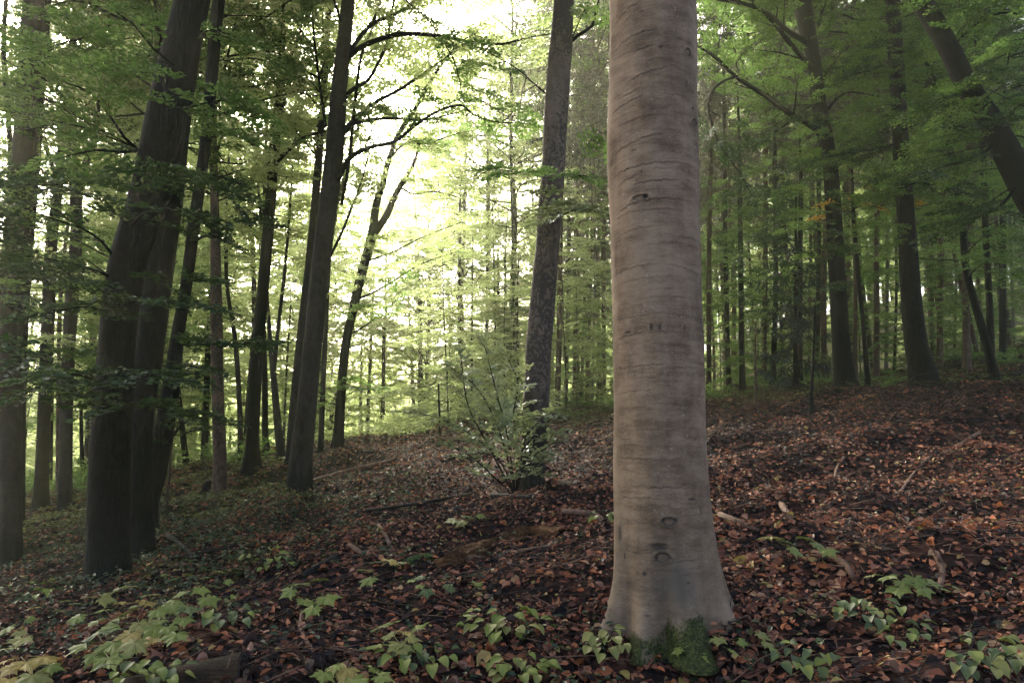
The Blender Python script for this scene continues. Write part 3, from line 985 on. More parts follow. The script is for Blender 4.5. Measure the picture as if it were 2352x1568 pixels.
tree("beech_tree", "thin pale stem touching the forked left trunk", "tree",
    [(133, 1150, 9), (134, 900, 9), (138, 700, 9), (150, 560, 8), (170, 420, 7)], 19, 'bark_red', 2, .2, [ct('layer', 3, .8, 'leaf_mid')], nseg=8)
T['cross'], _ = tree("beech_tree", "curved dark trunk with a hooked foot, right of the two thick left trunks", "tree",
    [(355, 1236, 30), (350, 1160, 28), (360, 1090, 42), (374, 1000, 42), (388, 922, 40), (408, 769, 30), (426, 663, 27), (446, 510, 27), (468, 357, 25), (484, 204, 26), (496, 51, 28), (503, 0, 26)], 12, 'bark_dark', 7, .2,
    [ct('canopy', 12, 0.9, 'leaf_mid')], nseg=16)
tree("beech_tree", "narrow reddish trunk above the fork between the thick left trunks", "tree",
    [(352, 1200, 28), (340, 800, 28), (350, 400, 26), (362, 200, 26), (375, 0, 24)], 15, 'bark_red', 6, .2, [ct('canopy', 8.5, .9, 'leaf_mid')], nseg=12)
T['orange'], _ = tree("beech_tree", "upright reddish trunk with warm lit bark, beside the low stump", "tree",
    [(502, 1145, 36), (505, 1080, 30), (504, 1000, 29), (500, 900, 27), (497, 769, 27), (495, 612, 23), (493, 459, 19), (490, 357, 18), (491, 200, 15), (496, 60, 11)], 17, 'bark_red', 3, .4,  # warm light on this trunk put into its reddish bark colour
    [ct('canopy', 7.5, .8, 'leaf_valley')], nseg=14)
T['mid8'], _ = tree("beech_tree", "straight dark trunk with a burl high up, between reddish and grey trunks", "tree",
    [(577, 1094, 44), (579, 1040, 32), (583, 940, 29), (592, 800, 28), (609, 612, 26), (622, 459, 24), (633, 306, 23), (637, 260, 20), (645, 229, 26), (645, 195, 19), (646, 127, 17), (650, 0, 13)], 18.5, 'bark_black', 5, .35,
    [ct('canopy', 11, .9, 'leaf_valley')], nseg=14)
T['v_tree'], _ = tree("beech_tree", "slender trunk forking low into a narrow V, left of the grey leaning trunk", "tree",
    [(648, 1055, 22), (637, 960, 18), (630, 880, 15), (624, 820, 12), (614, 700, 9), (604, 560, 8), (590, 400, 6)], 21, 'bark_grey', 2, .3,
    [ct('canopy', 6.5, .6, 'leaf_valley')], [([(628, 850, 11), (640, 740, 9), (652, 640, 8), (664, 500, 6), (672, 380, 5)],)], nseg=10)
tree("beech_tree", "thin upright trunk just left of the slender V shaped tree", "tree",
    [(613, 1072, 18), (609, 1000, 15), (608, 871, 14), (604, 700, 11), (606, 520, 9), (612, 300, 7)], 22, 'bark_dark', 2, .3, [ct('layer', 6, .9, 'leaf_valley')], nseg=10)
T['grey11'], _ = tree("leaning_beech", "tall leaning trunk, grey below and black above, root foot on the brown bank", "tree",
    [(686, 1122, 56), (692, 1050, 50), (701, 973, 47), (717, 800, 43), (738, 600, 42), (752, 480, 42), (768, 350, 42), (778, 220, 38), (790, 100, 34), (800, 0, 30)], 15, 'bark_grey', 6, .3,
    [ct('canopy', 11.5, 1.0, 'leaf_valley')], nseg=20)
tree("beech_tree", "paler trunk hugging the left side of the tall grey leaning trunk", "tree",
    [(662, 1088, 22), (672, 950, 18), (688, 800, 20), (705, 650, 20), (720, 510, 20), (737, 306, 18), (745, 180, 16), (753, 60, 14), (757, 0, 12)], 19, 'bark_grey', 5, .3,
    [ct('canopy', 8.5, .9, 'leaf_valley')], nseg=12)
tree("beech_tree", "slim stem just right of the tall grey leaning trunk", "tree",
    [(737, 1026, 14), (741, 900, 12), (747, 769, 12), (756, 600, 10), (775, 470, 9), (812, 330, 7)], 21, 'bark_grey', 2, .3, [ct('layer', 5.5, .8, 'leaf_valley')], nseg=9)
T['black14'], _ = tree("forked_beech", "black leaning tree on the crest, forked halfway against the bright valley", "tree",
    [(775, 1037, 30), (778, 1000, 25), (784, 896, 22), (793, 795, 21), (804, 740, 21), (829, 637, 22), (855, 541, 22), (863, 474, 18), (880, 418, 15), (893, 367, 13), (915, 310, 11), (957, 245, 10), (993, 178, 8), (1035, 122, 6), (1062, 90, 4)], 21, 'bark_black', 0, .25,
    [ct('layer', 9, .9, 'leaf_valley'), ct('sapling', 4, .9, 'leaf_valley')],
    [([(856, 541, 18), (885, 500, 17), (903, 460, 15), (918, 430, 13), (942, 393, 10), (957, 357, 7), (966, 320, 4)],)], nseg=12)
T['blotch15'], _ = tree("spotted_beech", "grey trunk speckled with dark bark patches, behind the pale green shrub", "tree",
    [(1216, 1128, 62), (1224, 1060, 60), (1231, 940, 62), (1234, 880, 60), (1237, 800, 60), (1245, 700, 59), (1258, 550, 54), (1262, 490, 57), (1270, 400, 54), (1277, 260, 56), (1284, 150, 56), (1289, 90, 52), (1294, 0, 46)], 10.5, 'bark_blotch', 7, .2,
    [ct('canopy', 11.5, 1.5, 'leaf_mid')], nseg=28, rough=.02)  # unseen crown made larger for shade below
T['right17'], _ = tree("crooked_tree", "black trunk bending left with long arching limbs, right of the pale beech", "tree",
    [(1946, 910, 60), (1939, 871, 46), (1933, 800, 40), (1922, 612, 37), (1912, 459, 35), (1903, 357, 33), (1886, 270, 35), (1872, 153, 29), (1859, 87, 33), (1840, 0, 40)], 17, 'bark_black', 6, .25,
    [ct('canopy', 10.5, 1.5, 'leaf_mid'), ct('layer', 3.5, .6, 'leaf_mid')], nseg=20)  # canopy oversized as a shading roof on the right
T['right18'], _ = tree("oak_tree", "tall dark trunk with rough bark and broad foot on the right slope", "tree",
    [(2127, 905, 66), (2120, 850, 56), (2105, 790, 49), (2092, 680, 44), (2082, 520, 38), (2070, 357, 35), (2062, 204, 32), (2050, 0, 32)], 17, 'bark_dark', 7, .2,
    [ct('canopy', 9.5, 1.1, 'leaf_mid'), ct('layer', 4.5, .7, 'leaf_mid')], nseg=20)
T['right19'], _ = tree("leaning_oak", "thick dark trunk leaning steeply to the left across the top right corner", "tree",
    [(2560, 1000, 74), (2500, 780, 68), (2425, 560, 64), (2365, 450, 60), (2317, 357, 58), (2276, 280, 50), (2225, 204, 46), (2174, 102, 43), (2116, 0, 44)], 12, 'bark_dark', 6, .2,
    [ct('canopy', 10.5, 1.1, 'leaf_mid'), ct('layer', 4, .8, 'leaf_mid')], nseg=20)
T['right20'], _ = tree("beech_tree", "thin wavy dark trunk leaning left, between oak and right edge", "tree",
    [(2288, 884, 30), (2276, 830, 20), (2266, 790, 18), (2240, 700, 17), (2218, 612, 15), (2210, 510, 15), (2195, 408, 14), (2174, 306, 14), (2146, 204, 14), (2121, 102, 14), (2092, 0, 12)], 20, 'bark_black', 3, .4,
    [ct('layer', 3, 1.0, 'leaf_mid'), ct('layer', 9, 1, 'leaf_mid'), ct('canopy', 13, 1.4, 'leaf_mid')], nseg=12)  # high canopy enlarged to keep light off the slope
tree("beech_tree", "straight thin dark trunk crossing behind the steeply leaning oak", "tree",
    [(2276, 850, 18), (2273, 700, 14), (2262, 500, 13), (2256, 306, 13), (2248, 153, 12), (2238, 0, 10)], 21, 'bark_dark', 3, .3, [ct('layer', 4, 1, 'leaf_mid'), ct('layer', 8, 1.1, 'leaf_dark')], nseg=10)

# limbs with leaves, as seen in the photograph
def LL(key, pts, D, leafm, bark='bark_black', **k):
    return limb_with_leaves(T[key], pts, D, bark, leafm, **k)
s_ = 100
for key, pts, D, lm, kw in [
    ('grey11', [(795, 140, 16), (812, 120, 14), (855, 97, 12), (921, 79, 11), (1008, 82, 9), (1079, 97, 7), (1151, 102, 6), (1212, 87, 4), (1263, 79, 2)], [15, 15, 14.9, 14.8, 14.6, 14.4, 14.2, 14, 14], 'leaf_valley', dict(frac=.4, gap=.3)),
    ('grey11', [(797, 125, 12), (811, 106, 10), (855, 56, 9), (921, 26, 7), (975, -20, 5)], [15, 15, 15.2, 15.5, 16], 'leaf_valley', dict(frac=.35, gap=.3)),
    ('grey11', [(790, 225, 12), (812, 204, 9), (850, 178, 8), (886, 102, 7), (905, 0, 5), (915, -60, 3)], [15, 15, 15.2, 15.5, 16, 16.3], 'leaf_valley', dict(frac=.4, gap=.35)),
    ('grey11', [(785, 300, 12), (809, 286, 10), (855, 275, 8), (906, 272, 7), (957, 275, 6), (998, 272, 5), (1050, 258, 3)], [15, 14.9, 14.7, 14.5, 14.3, 14.1, 14], 'leaf_valley', dict(frac=.4, gap=.32)),
    ('grey11', [(770, 420, 14), (784, 398, 12), (804, 362, 11), (855, 337, 10), (906, 326, 9), (957, 286, 7), (1008, 255, 6), (1059, 242, 5), (1085, 262, 4), (1136, 280, 3), (1187, 282, 2)], [15, 14.8, 14.6, 14.3, 14, 13.8, 13.6, 13.5, 13.4, 13.3, 13.2], 'leaf_mid', dict(frac=.45, gap=.32)),
    ('grey11', [(780, 320, 11), (804, 291, 10), (855, 240, 9), (921, 204, 8), (988, 158, 6), (1039, 122, 5), (1079, 92, 4), (1105, 60, 2)], [15, 15, 15.3, 15.7, 16, 16.2, 16.4, 16.6], 'leaf_valley', dict(frac=.4, gap=.32)),
    ('grey11', [(905, -30, 5), (937, 5, 4), (983, 46, 4), (1018, 97, 3), (1044, 143, 3), (1059, 204, 2)], [13.5] * 6, 'leaf_mid', dict(frac=.3, gap=.3)),
    ('grey11', [(784, 470, 8), (800, 380, 8), (819, 204, 8), (830, 128, 7), (855, 61, 7), (878, -20, 5)], [15.5, 15.6, 15.8, 16, 16, 16], 'leaf_valley', dict(frac=.5, gap=.4)),
    ('grey11', [(752, 600, 7), (784, 536, 6), (804, 485, 6), (830, 418, 4), (850, 340, 3)], [15, 15.2, 15.4, 15.6, 16], 'leaf_valley', dict(frac=.4, gap=.35)),
    ('grey11', [(790, 70, 8), (770, 10, 6), (750, -40, 4)], [15, 14.6, 14.2], 'leaf_mid', dict(frac=.3)),
    ('grey11', [(748, 290, 7), (735, 200, 6), (722, 90, 5), (715, 0, 4)], [15, 15.5, 16, 16], 'leaf_mid', dict(frac=.3)),
    ('mid8', [(635, 372, 11), (660, 348, 9), (690, 322, 8), (720, 308, 7), (748, 302, 5)], [18.5, 18.2, 18, 17.6, 17.2], 'leaf_valley', dict(frac=.6, gap=.4)),
    ('mid8', [(648, 170, 8), (668, 130, 6), (690, 70, 5), (700, 0, 4)], [18.5, 18.3, 18, 18], 'leaf_mid', dict(frac=.2, gap=.25)),
    ('mid8', [(640, 140, 8), (615, 90, 6), (590, 40, 5), (560, -10, 4)], [18.5, 18.3, 18, 18], 'leaf_mid', dict(frac=.2, gap=.25)),
    ('black14', [(893, 367, 6), (930, 330, 5), (980, 330, 4), (1040, 310, 3), (1090, 300, 2)], [21, 20.6, 20.2, 19.8, 19.5], 'leaf_mid', dict(frac=.2, gap=.28)),
    ('black14', [(918, 430, 6), (950, 445, 4), (1000, 440, 3), (1060, 455, 2)], [21, 20.7, 20.4, 20], 'leaf_valley', dict(frac=.2, gap=.3)),
    ('black14', [(840, 600, 5), (900, 580, 4), (970, 545, 3), (1060, 510, 2)], [21, 20.7, 20.4, 20], 'leaf_valley', dict(frac=.5, gap=.4)),
    ('black14', [(815, 690, 5), (880, 660, 4), (960, 610, 3), (1040, 580, 2)], [21, 20.7, 20.4, 20], 'leaf_valley', dict(frac=.5, gap=.4)),
    ('black14', [(800, 770, 4), (850, 740, 3), (910, 690, 2)], [21, 20.6, 20.3], 'leaf_mid', dict(frac=.3, gap=.3)),
    ('black14', [(790, 880, 4), (820, 890, 3), (850, 895, 2)], [21, 20.6, 20.3], 'leaf_mid', dict(frac=.1, gap=.25)),
    ('black14', [(785, 930, 4), (745, 925, 3), (700, 930, 2)], [21, 20.6, 20.3], 'leaf_mid', dict(frac=.1, gap=.25)),
    ('right17', [(1892, 310, 16), (1858, 286, 15), (1810, 258, 12), (1756, 219, 11), (1690, 176, 9), (1644, 133, 7), (1603, 107, 5), (1560, 90, 3)], [17, 16.8, 16.4, 16, 15.6, 15.3, 15, 14.8], 'leaf_mid', dict(frac=.3, gap=.3)),
    ('right17', [(1866, 105, 14), (1843, 92, 13), (1815, 75, 11), (1792, 56, 11), (1760, 30, 10), (1720, 12, 9), (1654, 0, 7), (1600, -8, 5)], [17, 16.9, 16.6, 16.4, 16, 15.8, 15.5, 15.2], 'leaf_mid', dict(frac=.3, gap=.3)),
    ('right17', [(1874, 160, 13), (1858, 148, 12), (1812, 97, 11), (1776, 51, 9), (1725, 0, 7), (1700, -30, 5)], [17, 16.9, 16.7, 16.5, 16.3, 16.2], 'leaf_mid', dict(frac=.3, gap=.3)),
    ('right17', [(1690, 176, 7), (1660, 188, 6), (1634, 214, 6), (1628, 255, 5), (1649, 326, 5), (1674, 362, 4), (1700, 400, 3), (1722, 440, 2)], [15.6, 15.4, 15.2, 15, 14.8, 14.8, 14.8, 14.8], 'leaf_dark', dict(frac=.4, gap=.28)),
    ('right17', [(1896, 262, 8), (1915, 235, 7), (1940, 214, 5), (1975, 214, 4), (2020, 222, 3)], [17, 16.8, 16.6, 16.4, 16.2], 'leaf_mid', dict(frac=.3, gap=.28)),
    ('right17', [(1880, 60, 8), (1889, 25, 7), (1905, -20, 5)], [17, 17, 17], 'leaf_mid', dict(frac=.3)),
    ('right17', [(1888, 190, 7), (1910, 150, 6), (1945, 128, 4), (1990, 110, 3)], [17, 17.2, 17.4, 17.5], 'leaf_mid', dict(frac=.2, gap=.25)),
    ('right17', [(1886, 235, 6), (1850, 250, 5), (1800, 290, 4), (1740, 330, 3), (1690, 350, 2)], [17, 16.6, 16.2, 15.8, 15.4], 'leaf_dark', dict(frac=.2, gap=.25)),
    ('blotch15', [(1310, 97, 9), (1330, 80, 8), (1360, 60, 7), (1370, 20, 5), (1380, -20, 4)], [10.5, 10.4, 10.2, 10, 10], 'leaf_mid', dict(frac=.2, gap=.25)),
    ('blotch15', [(1268, 225, 5), (1235, 200, 4), (1190, 160, 3), (1130, 125, 2)], [10.5, 10.4, 10.3, 10.2], 'leaf_mid', dict(frac=.5, gap=.4)),
    ('blotch15', [(1280, 500, 4), (1330, 480, 3), (1390, 490, 2)], [10.5, 9.8, 9.3], 'leaf_shrub', dict(frac=.1, gap=.25, tint0=.2)),
    ('blotch15', [(1262, 410, 3), (1300, 400, 3), (1350, 405, 2)], [10.3, 9.6, 9.2], 'leaf_mid', dict(frac=.1, gap=.25)),
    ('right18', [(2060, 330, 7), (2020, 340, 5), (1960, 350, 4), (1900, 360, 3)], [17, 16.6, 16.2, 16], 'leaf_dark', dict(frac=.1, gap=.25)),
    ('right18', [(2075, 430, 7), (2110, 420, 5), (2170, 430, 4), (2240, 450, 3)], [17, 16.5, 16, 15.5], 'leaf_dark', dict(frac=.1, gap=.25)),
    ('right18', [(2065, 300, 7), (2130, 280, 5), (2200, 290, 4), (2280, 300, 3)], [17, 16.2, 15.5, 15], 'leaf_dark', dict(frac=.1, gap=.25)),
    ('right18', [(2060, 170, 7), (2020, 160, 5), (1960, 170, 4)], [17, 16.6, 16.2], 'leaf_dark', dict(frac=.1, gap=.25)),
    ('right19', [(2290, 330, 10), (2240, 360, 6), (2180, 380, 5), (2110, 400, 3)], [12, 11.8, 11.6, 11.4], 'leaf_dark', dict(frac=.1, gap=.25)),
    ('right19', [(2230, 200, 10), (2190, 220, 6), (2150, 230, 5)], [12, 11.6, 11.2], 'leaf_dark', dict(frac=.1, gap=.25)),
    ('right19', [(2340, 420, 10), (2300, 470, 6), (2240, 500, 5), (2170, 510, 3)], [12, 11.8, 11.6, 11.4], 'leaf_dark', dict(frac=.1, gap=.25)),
    ('right19', [(2170, 120, 8), (2240, 60, 6), (2300, 30, 5), (2380, 40, 3)], [12, 11.8, 11.6, 11.4], 'leaf_mid', dict(frac=.1, gap=.3)),
    # left group: low leafy limbs in front of the thick trunks
    ('big_left', [(310, 338, 9), (286, 316, 7), (255, 270, 6), (209, 214, 5), (150, 190, 3)], [8.2, 8, 7.9, 7.7, 7.5], 'leaf_mid', dict(frac=.1, gap=.28, tint0=.35)),
    ('big_left', [(322, 345, 8), (280, 350, 6), (220, 345, 5), (150, 360, 3)], [8.2, 8, 7.8, 7.6], 'leaf_mid', dict(frac=.1, gap=.28, tint0=.4)),
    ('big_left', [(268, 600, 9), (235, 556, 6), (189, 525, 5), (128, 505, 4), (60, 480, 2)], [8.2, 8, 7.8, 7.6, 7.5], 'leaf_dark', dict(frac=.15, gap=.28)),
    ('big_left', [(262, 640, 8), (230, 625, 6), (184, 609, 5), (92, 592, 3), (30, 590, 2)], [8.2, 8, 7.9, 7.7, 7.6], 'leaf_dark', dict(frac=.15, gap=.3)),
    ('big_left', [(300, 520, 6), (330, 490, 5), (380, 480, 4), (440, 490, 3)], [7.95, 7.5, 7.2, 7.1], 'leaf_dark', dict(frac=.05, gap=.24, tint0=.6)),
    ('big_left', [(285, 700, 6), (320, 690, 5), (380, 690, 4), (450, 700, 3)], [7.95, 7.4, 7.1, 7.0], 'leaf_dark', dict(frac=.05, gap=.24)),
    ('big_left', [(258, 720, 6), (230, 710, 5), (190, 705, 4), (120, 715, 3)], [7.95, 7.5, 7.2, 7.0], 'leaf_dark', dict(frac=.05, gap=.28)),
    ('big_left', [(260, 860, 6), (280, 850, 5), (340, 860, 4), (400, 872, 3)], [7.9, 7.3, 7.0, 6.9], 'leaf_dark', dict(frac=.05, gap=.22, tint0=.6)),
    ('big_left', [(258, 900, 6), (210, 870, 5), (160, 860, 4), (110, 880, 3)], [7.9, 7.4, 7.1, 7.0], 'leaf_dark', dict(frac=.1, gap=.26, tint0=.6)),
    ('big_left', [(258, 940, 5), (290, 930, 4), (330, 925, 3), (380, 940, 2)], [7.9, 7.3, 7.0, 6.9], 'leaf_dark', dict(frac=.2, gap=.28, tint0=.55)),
    ('big_left', [(390, 235, 6), (420, 250, 5), (460, 240, 4), (510, 230, 3)], [8.1, 7.8, 7.6, 7.5], 'leaf_mid', dict(frac=.05, gap=.25, tint0=.3)),
    ('big_left', [(400, 150, 6), (350, 110, 5), (310, 60, 4), (270, 30, 3)], [8.1, 7.7, 7.5, 7.3], 'leaf_mid', dict(frac=.1, gap=.26, tint0=.4)),
    ('second_left', [(395, 420, 5), (430, 400, 4), (480, 400, 3), (520, 410, 2)], [10, 9.6, 9.3, 9.2], 'leaf_dark', dict(frac=.05, gap=.25, tint0=.5)),
    ('second_left', [(440, 100, 5), (480, 70, 4), (530, 80, 3)], [10, 9.5, 9.3], 'leaf_mid', dict(frac=.05, gap=.25, tint0=.4)),
    ('edge_left', [(60, 200, 8), (100, 130, 6), (140, 100, 4), (200, 90, 3)], [12, 11.6, 11.2, 11], 'leaf_mid', dict(frac=.1, gap=.28, tint0=.3)),
    ('edge_left', [(50, 300, 6), (100, 290, 5), (150, 280, 4)], [12, 11.3, 10.9], 'leaf_mid', dict(frac=.05, gap=.28, tint0=.3)),
    ('edge_left', [(45, 430, 6), (80, 440, 5), (120, 430, 4)], [12, 11.3, 10.9], 'leaf_dark', dict(frac=.05, gap=.28, tint0=.4)),
    ('edge_left', [(30, 620, 6), (80, 640, 4), (130, 640, 3)], [12, 11.3, 10.9], 'leaf_dark', dict(frac=.05, gap=.28, tint0=.4)),
    ('cross', [(470, 330, 6), (510, 300, 5), (550, 310, 3)], [12, 11.6, 11.3], 'leaf_mid', dict(frac=.1, gap=.25, tint0=.4)),
    ('cross', [(490, 100, 6), (450, 60, 5), (400, 20, 3)], [12, 11.6, 11.3], 'leaf_mid', dict(frac=.1, gap=.25, tint0=.5)),
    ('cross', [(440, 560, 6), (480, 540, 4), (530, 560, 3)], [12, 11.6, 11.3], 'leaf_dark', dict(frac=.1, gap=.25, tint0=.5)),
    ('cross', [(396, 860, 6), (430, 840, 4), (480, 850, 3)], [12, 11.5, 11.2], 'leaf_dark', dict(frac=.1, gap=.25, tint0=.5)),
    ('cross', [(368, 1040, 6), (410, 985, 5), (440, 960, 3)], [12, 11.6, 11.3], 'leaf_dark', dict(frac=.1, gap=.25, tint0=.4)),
]:
    s_ += 1
    LL(key, pts, D, lm, seed=s_, **kw)

# ------------------------------------------------------------------ spruce poles and thin stems behind
SP = [  # x_top, y_top, x_base, y_base, width, bark, label
    (1638, 200, 1628, 917, 12, 'bark_spruce', "brown spruce pole nearest the right flank of the pale beech"),
    (1664, 300, 1674, 907, 12, 'bark_dark', "dark spruce pole, second to the right of the pale beech"),
    (1700, 470, 1705, 896, 14, 'bark_dark', "short dark pole with a broken foot, third right of the pale beech"),
    (1757, 20, 1756, 886, 12, 'bark_spruce', "tallest straight spruce pole midway between pale beech and crooked black trunk"),
    (1780, 420, 1776, 876, 13, 'bark_dark', "dark pole touching the right side of the tallest straight pole"),
    (1798, 500, 1797, 876, 8, 'bark_dark', "very thin dark pole left of the dark young spruce"),
    (1838, 540, 1837, 878, 15, 'bark_dark', "sturdy dark pole inside the dark young spruce"),
    (1862, 480, 1858, 874, 8, 'bark_spruce', "thin brown pole between young spruce and crooked black trunk"),
    (1880, 330, 1876, 872, 12, 'bark_dark', "dark pole two steps left of the crooked black trunk"),
    (1900, 420, 1893, 887, 14, 'bark_red', "reddish pole just left of the crooked black trunk"),
    (1951, 200, 1947, 865, 11, 'bark_spruce', "brown pole just right of the crooked black trunk, beside yellow leaves"),
    (2014, 300, 2013, 867, 14, 'bark_red', "warm brown pole midway between crooked trunk and dark oak"),
    (2038, 320, 2035, 868, 9, 'bark_pale', "pale thin pole left of the dark oak"),
    (2056, 420, 2054, 866, 7, 'bark_dark', "wiry dark pole touching the left side of the dark oak"),
    (2106, 440, 2108, 850, 8, 'bark_pale', "pale thin pole peeking out right of the dark oak"),
    (2143, 300, 2141, 840, 9, 'bark_dark', "black thin pole right of the dark oak"),
    (2160, 380, 2158, 835, 14, 'bark_red', "stout reddish pole right of the dark oak"),
    (2194, 420, 2192, 830, 7, 'bark_spruce', "fine brown pole between reddish pole and wavy trunk"),
    (2224, 380, 2220, 832, 16, 'bark_red', "widest reddish pole behind the wavy dark trunk"),
    (2306, 330, 2304, 824, 15, 'bark_dark', "dark pole under the steeply leaning oak"),
    (2316, 400, 2330, 822, 7, 'bark_pale', "pale slanting pole at the right edge"),
    (1287, 380, 1280, 962, 14, 'bark_spruce', "brown pole touching the right side of the speckled trunk"),
    (1306, 330, 1299, 950, 10, 'bark_dark', "dark pole, second right of the speckled trunk"),
    (1336, 300, 1318, 948, 10, 'bark_spruce', "slightly leaning pole, third right of the speckled trunk"),
    (1356, 370, 1333, 962, 8, 'bark_dark', "leaning black pole, fourth right of the speckled trunk"),
    (1362, 420, 1347, 945, 9, 'bark_spruce', "brown pole, fifth right of the speckled trunk"),
    (1366, 300, 1360, 938, 6, 'bark_pale', "wiry pale pole, sixth right of the speckled trunk"),
    (1383, 220, 1374, 928, 9, 'bark_red', "reddish pole, last but one before the pale beech"),
    (1390, 170, 1387, 920, 10, 'bark_spruce', "pole hugging the left side of the pale beech"),
    (1120, 400, 1118, 940, 7, 'bark_dark', "wavy thin dark stem left of the speckled trunk, tallest of its group"),
    (1172, 330, 1182, 925, 6, 'bark_dark', "wiry crooked stem nearest the speckled trunk on its left"),
    (1133, 560, 1134, 935, 5, 'bark_dark', "finest stem beside the wavy thin dark stem"),
    (1057, 500, 1059, 952, 9, 'bark_grey', "grey pole at the left end of the thin group behind the shrub"),
    (1085, 640, 1085, 950, 6, 'bark_dark', "short thin stem, second in the group behind the shrub"),
    (1144, 620, 1143, 942, 8, 'bark_dark', "dark stem rising right behind the shrub top"),
    (1161, 650, 1161, 945, 8, 'bark_black', "black stem next to the rough pole left of the speckled trunk"),
    (1177, 600, 1175, 948, 11, 'bark_dark', "rough dark pole just left of the speckled trunk"),
    (1190, 640, 1189, 945, 5, 'bark_dark', "hair thin stem touching the left side of the speckled trunk"),
]
for i, (xt, yt, xb, yb, w_, bk, lab) in enumerate(SP):
    D = float(np.clip(.24 / w_ * F, 24, 36)) if w_ > 6 else 30.0
    D += (i * 37 % 7 - 3) * .35
    mid = ((xt + xb) / 2 + (i * 29 % 9 - 4), (yt + yb) / 2)
    left = xb < 1250
    crowns = []
    if left:
        crowns = [ct('layer', 1.5 + (i % 3), .62, 'leaf_valley' if i % 2 else 'leaf_mid')]
    elif i % 3 == 0:
        crowns = [ct('spruce', 9.0 + i % 4, 1.0, 'needle')]
    elif i % 3 == 1:
        crowns = [ct('layer', 2.5 + i % 5, .8, 'leaf_mid')]
    else:
        crowns = [ct('spruce', 12.0, 1.0, 'needle'), ct('canopy', 14, 1.1, 'leaf_mid')]  # beech canopy added on spruce poles to shade the wood
    tree("spruce_tree" if not left else "young_tree", lab, "tree",
         [(xb, yb, w_ * 1.25), ((xb * 3 + mid[0]) / 4, (yb * 3 + mid[1]) / 4, w_), (mid[0], mid[1], w_ * .95), (xt, yt, w_ * .8)], D, bk, 5 if not left else 2, .3, crowns, nseg=8, stubs=0 if left else 26)
# thin leaning one with yellow leaves
ro, c_ = tree("young_beech", "thin slanting stem carrying a patch of orange yellow leaves, right of crooked trunk", "tree",
    [(1994, 890, 14), (1982, 740, 10), (1970, 620, 10), (1960, 480, 8), (1958, 400, 5)], 18.5, 'bark_dark', 1, .2, [ct('sapling', 6.0, .9, 'leaf_mid')], nseg=8)
limb_with_leaves(ro, [(1960, 500, 4), (1935, 490, 3), (1900, 495, 2), (1875, 500, 1)], [18.5, 18, 17.6, 17.4], 'bark_dark', 'leaf_yellow', leaf=.09, gap=.3, sL=.4, seed=900)
limb_with_leaves(ro, [(1962, 480, 4), (1990, 470, 3), (2025, 480, 2)], [18.5, 18, 17.6], 'bark_dark', 'leaf_yellow', leaf=.09, gap=.35, sL=.35, seed=901)
ys, c_ = tree("young_spruce", "dark green young spruce standing among the poles left of the crooked trunk", "tree",
    [(1828, 885, 14), (1828, 700, 10), (1828, 450, 5)], 22, 'bark_black', .3, .1, [('young_spruce', .6, 1.0, 'needle_dark', {})], nseg=8)

